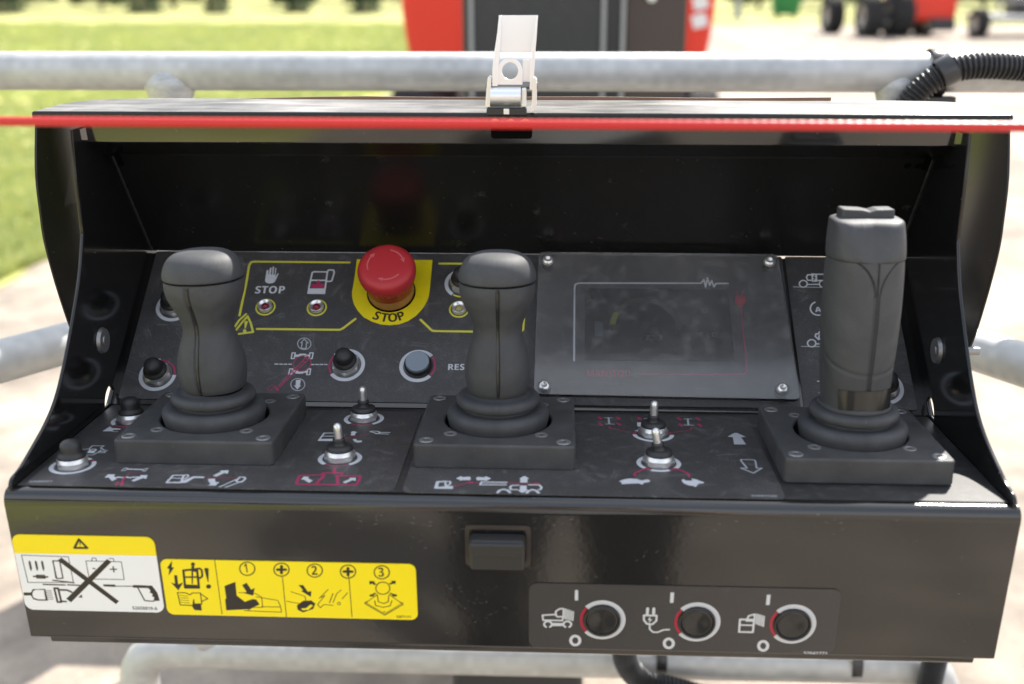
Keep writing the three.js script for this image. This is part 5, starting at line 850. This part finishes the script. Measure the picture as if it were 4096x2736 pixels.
{
  const c = thing('cable_clamp', 'black plastic clamp holding a conduit against the top rail', 'clamp', [0.427, Y0 + 0.2238, -0.56]);
  mesh('rail_band', bandGeo(0.0209, 0.016, 0.0032), M.clamp, c);
  const b = mesh('conduit_band', bandGeo(0.0125, 0.016, 0.003), M.clamp, c); b.position.set(0, 0.004, 0.034); b.rotation.z = 0.5;
  mesh('bridge', box(0.011, 0.012, 0.016, 0, 0.006, 0.02, 0.003), M.clamp, c);
  mesh('screw_lug', box(0.03, 0.008, 0.014, 0.004, -0.027, 0.012, 0.002), M.clamp, c);
}
for (const [x, label] of [[0.163, 'black cable tie round the lower tube beside the conduit loop'], [0.392, 'black cable tie round the lower tube nearer the hanging conduit']]) tag(mesh('cable_tie', bandGeo(0.0237, 0.012, 0.0014).translate(x, Y0 - 0.4555 + x * 0.003, -0.5), M.clamp, scene), label, 'cable tie', 'cable ties on the lower tube');
// ================================================================ background
const tyreMat = new THREE.MeshStandardMaterial({ color: lin(0.03, 0.03, 0.032), map: rubberMap, roughness: 0.85 });
const rimMat = new THREE.MeshStandardMaterial({ color: lin(0.5, 0.46, 0.4), roughness: 0.5 });
const redPaint = new THREE.MeshPhysicalMaterial({ color: lin(0.66, 0.028, 0.008), roughness: 0.45 });
const darkPaint = new THREE.MeshPhysicalMaterial({ color: lin(0.035, 0.037, 0.042), map: rubberMap, roughness: 0.4 });
const brownPaint = new THREE.MeshPhysicalMaterial({ color: lin(0.05, 0.036, 0.03), roughness: 0.5 });
const greyPaint = new THREE.MeshPhysicalMaterial({ color: lin(0.3, 0.31, 0.32), roughness: 0.5 });
const whitePaint = new THREE.MeshStandardMaterial({ color: lin(0.7, 0.7, 0.7), roughness: 0.5 });
function wheel(parent, x, y, z, r, w, turn = 0) {
  const g = grp('wheel', parent); g.position.set(x, y, z); g.rotation.y = turn;
  const t = [], n = 44; const tread = lathe([[r * 0.55, -w / 2], [r * 0.88, -w / 2], [r * 0.97, -w * 0.42], [r * 0.97, w * 0.42], [r * 0.88, w / 2], [r * 0.55, w / 2]], 48).rotateZ(Math.PI / 2); t.push(tread);
  for (let i = 0; i < n; i++) for (const s of [-1, 1]) { const b = box(w * 0.46, r * 0.05, r * 0.07, s * w * 0.23, 0, 0); b.rotateY(s * 0.5); b.translate(0, r * 0.985, 0); b.rotateX((i + (s > 0 ? 0.5 : 0)) / n * Math.PI * 2); t.push(b); }
  mesh('tyre', merge(...t), tyreMat, g);
  mesh('rim', merge(lathe([[r * 0.1, 0.02], [r * 0.3, 0.03], [r * 0.5, w * 0.36], [r * 0.56, w * 0.42], [r * 0.57, -w * 0.42], [r * 0.5, -w * 0.36], [r * 0.3, -0.03], [r * 0.1, -0.02]], 32).rotateZ(Math.PI / 2), cyl(r * 0.16, r * 0.16, w * 0.5, -w * 0.25, 16).rotateZ(Math.PI / 2)), rimMat, g);
  return g;
}
{ // the lift machine straight behind the rail
  const b = thing('boom_lift', 'red and black boom lift machine behind the top rail', 'lift', [0, 0, -7]); const dy = Y0;
  // the black jib mast stands close behind the platform, the turret far behind it
  const mz = 4.4, jm = grp('jib_mast', b); jm.position.set(0, 0, mz);
  mesh('mast_tube', box(0.404, 2.3, 0.3, -0.043, dy + 0.32, -0.15, 0.008), darkPaint, jm);
  mesh('mast_side', box(0.05, 2.3, 0.26, 0.186, dy + 0.32, -0.145, 0.006), darkPaint, jm);
  for (const x of [-0.219, 0.157, 0.212]) mesh('edge_strip', box(0.012, 2.3, 0.012, x, dy + 0.32, 0.006, 0.004), greyPaint, jm);
  mesh('cheek_plate', box(0.172, 2.3, 0.2, 0.307, dy + 0.32, -0.12, 0.006), brownPaint, jm);
  const bolt = mesh('pin_head', cyl(0.016, 0.014, 0.014, 0, 24), whitePaint, jm); bolt.position.set(0.291, dy + 0.262, -0.02); bolt.rotation.x = Math.PI / 2;
  mesh('platform_mount', box(0.17, 0.12, 2.0, -0.012, dy - 0.592, 1.03, 0.01), darkPaint, jm);
  mesh('rotator_housing', merge(box(1.1, 0.5, 0.8, -0.2, 0.74, 0.85, 0.04), cyl(0.2, 0.2, 0.7, 0.42, 32).translate(0, 0, 1.2)), darkPaint, jm);
  mesh('hose_carrier', merge(box(0.14, 0.62, 0.5, -0.96, 0.80, 0.12, 0.02), box(0.3, 0.2, 0.3, -0.8, 0.62, 0.2, 0.02)), darkPaint, jm);
  mesh('boom', box(0.34, 0.36, 4.6, 0, 0, 0, 0.01).rotateX(0.02).translate(0, 0.72, 2.1), darkPaint, b);
  const cov = (x0, x1, xb, name) => { const s = new THREE.Shape(); const m = Math.sign(x0 - x1); s.moveTo(x1, 1.0); s.lineTo(x0, 1.0); s.lineTo(x0 + m * 0.02, 0.25); s.quadraticCurveTo(x0, -0.28, xb, -0.42); s.lineTo(x1, -0.42); s.closePath(); return new THREE.ExtrudeGeometry(s, { depth: 1.5, bevelEnabled: true, bevelThickness: 0.06, bevelSize: 0.05, bevelOffset: -0.05, bevelSegments: 5, curveSegments: 16 }).translate(0, dy, -1.75); };
  const left = mesh('engine_cover', cov(-1.05, -0.63, -0.93), redPaint, b);
  const right = mesh('engine_cover', cov(1.08, 0.88, 0.96), redPaint, b);
  for (let i = 0; i < 4; i++) { const q = mesh('white_marking', box(0.1, 0.09, 0.004, 0, 0, 0), whitePaint, right); q.position.set(0.985, dy + 0.02 + i * 0.12, -0.185); q.rotation.z = 0.25; }
  mesh('turntable', cyl(0.7, 0.7, 0.25, 0.62, 40).translate(0, 0, -1.0), darkPaint, b);
  mesh('chassis', box(1.5, 0.32, 2.3, 0, 0.55, -1.2, 0.05), redPaint, b);
  for (const x of [-0.98, 0.98]) for (const z of [-0.25, -2.1]) wheel(b, x, 0.44, z, 0.44, 0.36);
}
{ // red machine parked at the far side of the yard
  const b = thing('parked_lift', 'red wheeled machine parked on the far side of the yard', 'lift', [9.9, 0, -31.5]);
  wheel(b, -1.4, 0.55, 0.5, 0.55, 0.5, 0.12); wheel(b, -0.55, 0.58, 0.2, 0.58, 0.6, 0.12); wheel(b, 0.5, 0.5, -0.9, 0.5, 0.45, 0.12); wheel(b, -1.9, 0.5, -1.6, 0.5, 0.45, 0.12);
  mesh('body', merge(box(1.5, 0.75, 2.0, 0.25, 0.78, -0.6, 0.12), box(1.1, 0.6, 1.2, 0.1, 1.4, -0.7, 0.12)), redPaint, b);
  mesh('boom', box(0.4, 0.45, 3.4, -0.5, 1.75, -0.6, 0.05), redPaint, b); mesh('axle', box(2.2, 0.2, 0.2, -0.5, 0.55, 0.2, 0.03), darkPaint, b);
  mesh('counterweight', box(0.7, 0.35, 0.5, 0.6, 0.33, 0.3, 0.06), darkPaint, b); mesh('headlamp', cyl(0.11, 0.12, 0.06, 0, 20).rotateX(Math.PI / 2).translate(-0.9, 1.2, 0.45), whitePaint, b);
}
{
  const b = thing('flat_trailer', 'grey low trailer standing beside the red wheeled machine', 'trailer', [12.6, 0, -31]);
  mesh('bed', box(2.6, 0.16, 2.2, 0.3, 0.5, -0.6, 0.03), greyPaint, b); mesh('rail', merge(box(2.4, 0.06, 0.06, 0.3, 0.95, 0.4), box(0.06, 0.45, 0.06, -0.8, 0.75, 0.4), box(0.06, 0.45, 0.06, 0.4, 0.75, 0.4), box(0.06, 0.45, 0.06, 1.4, 0.75, 0.4)), greyPaint, b);
  mesh('tool_box', box(1.0, 0.5, 0.8, 0.4, 0.83, -0.7, 0.04), darkPaint, b); wheel(b, -1.25, 0.38, 0.35, 0.38, 0.3, 0.15); wheel(b, 1.4, 0.42, 0.35, 0.42, 0.3, 0.35);
}
{
  const b = thing('waste_bin', 'green wheeled waste bin on the grass verge', 'bin', [8.95, 0, -45]); const gm = new THREE.MeshStandardMaterial({ color: lin(0.01, 0.16, 0.05), roughness: 0.5 });
  mesh('body', loft([[0.12, 0.45, 0.38], [0.5, 0.52, 0.44], [1.15, 0.6, 0.5]].map((r) => [...r, 0, 0, 6]), 48, 4), gm, b); mesh('lid', loft([[1.15, 0.63, 0.54], [1.22, 0.63, 0.54], [1.36, 0.5, 0.4], [1.4, 0.3, 0.25]].map((r) => [...r, 0, 0, 5]), 48, 4), gm, b);
  for (const x of [-0.35, 0.35]) for (const z of [-0.3, 0.3]) mesh('caster', cyl(0.09, 0.09, 0.06, -0.03, 16).rotateZ(Math.PI / 2).translate(x, 0.09, z), tyreMat, b);
}
tag(mesh('steel_post', merge(cyl(0.14, 0.12, 3.2, 0, 20), cyl(0.25, 0.22, 0.08, 0, 20), lathe([[0.13, 3.2], [0.1, 3.26], [0, 3.3]], 20)).translate(7.0, 0, -44.5), greyPaint, scene), 'grey steel post at the edge of the yard', 'post');
// foliage: many leaf-sized faces through the volume of a crown
function leaves(n, place, size, w = 0.5) {
  const pos = [], nor = [], col = [];
  for (let i = 0; i < n; i++) {
    const { p, out } = place(i / n), a = V(rr(-1, 1), rr(-1, 1), rr(-1, 1)).add(out).normalize(), b = V(rr(-1, 1), rr(-1, 1), rr(-1, 1)).cross(a).normalize(), s = size * rr(0.6, 1.4), c = p.clone().addScaledVector(a, s), l = p.clone().addScaledVector(a, s * 0.5).addScaledVector(b, s * w * 0.5), r = p.clone().addScaledVector(a, s * 0.5).addScaledVector(b, -s * w * 0.5);
    for (const q of [p, l, c, p, c, r]) pos.push(q.x, q.y, q.z);
    const t = rr(0.7, 1.3); for (let k = 0; k < 6; k++) col.push(t, t, t);
  }
  const g = new THREE.BufferGeometry(); g.setAttribute('position', new THREE.Float32BufferAttribute(pos, 3)); g.setAttribute('color', new THREE.Float32BufferAttribute(col, 3)); g.computeVertexNormals(); return g;
}
const leafMat = (r, g, b) => new THREE.MeshPhysicalMaterial({ color: lin(r, g, b), vertexColors: true, roughness: 0.85, transmission: 0.3, thickness: 0, side: THREE.DoubleSide });
const spruceMat = leafMat(0.035, 0.075, 0.03), bushMat = leafMat(0.08, 0.13, 0.035), treeMat = leafMat(0.06, 0.11, 0.03), barkMat = new THREE.MeshStandardMaterial({ color: lin(0.1, 0.07, 0.05), map: rubberMap, roughness: 0.95 });
const spruceTrunk = cyl(0.09, 0.015, 3.1, 0, 12), spruceCrown = leaves(5200, () => { const t = Math.pow(rnd(), 0.75), h = 0.12 + 2.95 * (1 - t), whorl = 0.75 + 0.25 * Math.sin(h * 22), rad = (0.1 + 0.85 * t) * whorl * Math.sqrt(rr(0.15, 1)), a = rr(0, 6.28); return { p: V(Math.cos(a) * rad, h - rad * 0.22, Math.sin(a) * rad), out: V(Math.cos(a) * 1.6, -0.5, Math.sin(a) * 1.6) }; }, 0.14, 0.35);
[[-24.9, 1.1], [-18.6, 1.05], [-15.4, 0.8], [-11.8, 0.85], [-8.7, 0.95], [-5.2, 0.8], [-29, 1.2]].forEach(([x, s], i) => {
  const t = thing('spruce_tree', 'small dark spruce in the row at the far edge of the lawn', 'tree', [x, 0, -50 + rr(-0.6, 0.6)], 'spruces along the far edge of the lawn'); t.scale.set(s * 0.95, s, s * 0.95); t.rotation.y = i * 1.7; mesh('trunk', spruceTrunk, barkMat, t); mesh('crown', spruceCrown, spruceMat, t);
});
const bushTwig = merge(...[0, 1, 2, 3].map((i) => cyl(0.03, 0.01, 1.0, 0, 8).rotateX(0.35).rotateY(i * 1.57))), bushCrown = leaves(5200, () => { const a = rr(0, 6.28), u = rr(-0.6, 1), r = Math.cbrt(rr(0.2, 1)) * (0.8 + 0.25 * Math.sin(a * 3 + u * 4)); const q = Math.sqrt(1 - u * u); return { p: V(Math.cos(a) * q * r * 1.5, 0.75 + u * r * 0.85, Math.sin(a) * q * r), out: V(Math.cos(a), u, Math.sin(a)) }; }, 0.17, 0.6);
for (const [x, z, s] of [[-27, -56, 1.6], [-22.6, -55, 1.3], [-20, -58, 1.5], [-13.6, -57, 1.2], [-9.5, -58, 1.4], [3.5, -56, 1.5], [6.2, -57, 1.3], [9.6, -55, 1.4], [13, -56, 1.6], [17.5, -56, 1.5], [21, -57, 1.5]]) { const t = thing('bush', 'leafy green bush beyond the far edge of the lawn', 'bush', [x, 0, z], 'bushes beyond the lawn'); t.scale.setScalar(s); t.rotation.y = x; mesh('stems', bushTwig, barkMat, t); mesh('crown', bushCrown, bushMat, t); }
const trunkGeo = merge(cyl(0.28, 0.14, 5.5, 0, 14), ...[0, 1, 2, 3, 4].map((i) => cyl(0.1, 0.03, 3, 0, 8).rotateX(0.7).rotateY(i * 1.3).translate(0, 2.6 + i * 0.45, 0))), crownGeo = leaves(9000, () => { const k = Math.floor(rr(0, 9)), c = V(Math.cos(k * 2.4) * (k % 3) * 1.0, 4.6 + (k % 5) * 0.9, Math.sin(k * 2.4) * (k % 3) * 1.0), d = V(rr(-1, 1), rr(-1, 1), rr(-1, 1)).normalize(), r = Math.cbrt(rnd()) * 1.7; return { p: c.addScaledVector(d, r), out: d }; }, 0.34, 0.6);
for (const [x, z, s] of [[-40, -72, 1.3], [-31, -76, 1.2], [-22, -74, 1.1], [-12, -78, 1.3], [-2, -75, 1.2], [9, -77, 1.2], [19, -74, 1.1], [30, -76, 1.3], [-12, 45, 1.3], [-20, 42, 1.2]]) { const t = thing('broadleaf_tree', 'tall broadleaf tree in the belt of trees beyond the yard', 'tree', [x, 0, z], 'trees beyond the yard'); t.scale.setScalar(s); t.rotation.y = x; mesh('trunk', trunkGeo, barkMat, t); mesh('crown', crownGeo, treeMat, t); }
// ---------------------------------------------------------------- the photographer, whom the glossy front panel mirrors
{
  const p = thing('person', 'person in a grey shirt and dark trousers standing at the console holding a camera', 'person', [0.05, 0, 0.93]);
  const sdf = (bones, x, y, z, k = 0.03) => { let d = 1e3; for (const [a, b, ra, rb, sx = 1] of bones) { const ax = a[0], ay = a[1], az = a[2], bx = b[0] - ax, by = b[1] - ay, bz = b[2] - az, px = x - ax, py = y - ay, pz = z - az, t = Math.max(0, Math.min(1, (px * bx + py * by + pz * bz) / (bx * bx + by * by + bz * bz + 1e-9))), q = Math.hypot((px - bx * t) / sx, py - by * t, pz - bz * t) - (ra + (rb - ra) * t); const h = Math.max(0, k - Math.abs(d - q)) / k; d = Math.min(d, q) - h * h * k * 0.25; } return d; };
  function cubes(bones, c, half, res, k) {
    const mc = new MarchingCubes(res, new THREE.MeshBasicMaterial(), false, false, 400000); mc.isolation = 0;
    for (let i = 0; i < res; i++) for (let j = 0; j < res; j++) for (let l = 0; l < res; l++) mc.field[i + j * res + l * res * res] = -sdf(bones, c[0] + half * (2 * i / res - 1), c[1] + half * (2 * j / res - 1), c[2] + half * (2 * l / res - 1), k);
    mc.update(); const n = mc.count, g = new THREE.BufferGeometry(); g.setAttribute('position', new THREE.BufferAttribute(mc.positionArray.slice(0, n * 3), 3)); g.setAttribute('normal', new THREE.BufferAttribute(mc.normalArray.slice(0, n * 3), 3)); g.scale(half, half, half).translate(...c); return g;
  }
  const legs = [], torso = [[[0, 0.98, 0], [0, 1.2, 0.01], 0.105, 0.105, 1.45], [[0, 1.2, 0.01], [0, 1.42, 0.0], 0.11, 0.095, 1.6]], skin = [[[0, 1.45, 0.0], [0, 1.56, -0.02], 0.055, 0.055], [[0, 1.62, -0.02], [0, 1.68, -0.015], 0.082, 0.092], [[0, 1.575, -0.07], [0, 1.59, -0.08], 0.035, 0.03], [[0, 1.63, -0.11], [0, 1.605, -0.125], 0.01, 0.013], [[-0.088, 1.63, 0], [-0.09, 1.66, 0.005], 0.012, 0.016], [[0.088, 1.63, 0], [0.09, 1.66, 0.005], 0.012, 0.016]], sleeves = [];
  for (const s of [-1, 1]) {
    legs.push([[s * 0.1, 0.94, 0.01], [s * 0.115, 0.5, 0.0], 0.1, 0.068], [[s * 0.115, 0.5, 0.0], [s * 0.12, 0.1, 0.02], 0.068, 0.05]);
    sleeves.push([[s * 0.19, 1.42, 0], [s * 0.245, 1.18, -0.06], 0.06, 0.05]);
    skin.push([[s * 0.235, 1.22, -0.05], [s * 0.24, 1.16, -0.07], 0.04, 0.042], [[s * 0.24, 1.16, -0.07], [s * 0.085, 1.5, -0.22], 0.042, 0.027]);
    const w = [s * 0.085, 1.5, -0.22]; skin.push([w, [s * 0.065, 1.575, -0.235], 0.027, 0.03]);
  }
  mesh('trousers', cubes([...legs, [[-0.06, 0.95, 0.01], [0.06, 0.95, 0.01], 0.115, 0.115]], [0, 0.55, 0], 0.56, 84, 0.04), new THREE.MeshStandardMaterial({ color: lin(0.012, 0.012, 0.015), roughness: 0.9 }), p);
  mesh('shirt', cubes([...torso, ...sleeves], [0, 1.22, 0], 0.36, 72, 0.05), new THREE.MeshStandardMaterial({ color: lin(0.42, 0.42, 0.42), roughness: 0.9 }), p);
  const hands = [-1, 1].map((s) => { const f = []; for (let i = 0; i < 4; i++) { const y = 1.565 + i * 0.019, L = [0.8, 1, 1.05, 0.95][i]; f.push([[s * 0.07, y, -0.25], [s * 0.083, y + 0.004, -0.25 - 0.035 * L], 0.009, 0.0085], [[s * 0.083, y + 0.004, -0.25 - 0.035 * L], [s * 0.055, y + 0.006, -0.268 - 0.035 * L], 0.0085, 0.0075]); } f.push([[s * 0.06, 1.57, -0.225], [s * 0.05, 1.6, -0.205], 0.012, 0.01], [[s * 0.05, 1.6, -0.205], [s * 0.035, 1.625, -0.2], 0.01, 0.008], [[s * 0.068, 1.56, -0.238], [s * 0.07, 1.625, -0.245], 0.018, 0.017]); return cubes(f, [s * 0.07, 1.6, -0.25], 0.085, 56, 0.008); });
  mesh('body', merge(...[cubes(skin, [0, 1.45, -0.05], 0.4, 100, 0.025), ...hands].map((g) => { g.setAttribute('uv', new THREE.Float32BufferAttribute(new Float32Array(g.attributes.position.count * 2), 2)); return g; })), new THREE.MeshStandardMaterial({ color: lin(0.5, 0.31, 0.22), roughness: 0.6 }), p);
  mesh('hair', cubes([[[0, 1.68, 0.02], [0, 1.7, 0.0], 0.095, 0.09], [[0, 1.6, 0.05], [0, 1.66, 0.045], 0.06, 0.08]], [0, 1.68, 0.02], 0.2, 56, 0.03), new THREE.MeshStandardMaterial({ color: lin(0.03, 0.02, 0.014), roughness: 0.8 }), p);
  for (const s of [-1, 1]) mesh('shoe', merge(box(0.1, 0.05, 0.27, s * 0.12, 0.026, -0.04, 0.024), box(0.09, 0.08, 0.11, s * 0.12, 0.08, 0.02, 0.035)), new THREE.MeshStandardMaterial({ color: lin(0.02, 0.02, 0.02), roughness: 0.7 }), p);
  const k = thing('photo_camera', 'black camera held up in front of the person', 'camera', [0.033, 1.62, 0.69]);
  mesh('camera_body', merge(box(0.11, 0.08, 0.04, 0, 0, 0.0, 0.008), box(0.04, 0.02, 0.04, 0, 0.048, 0, 0.006)), M.rubberDark, k);
}
renderer.render(scene, camera);
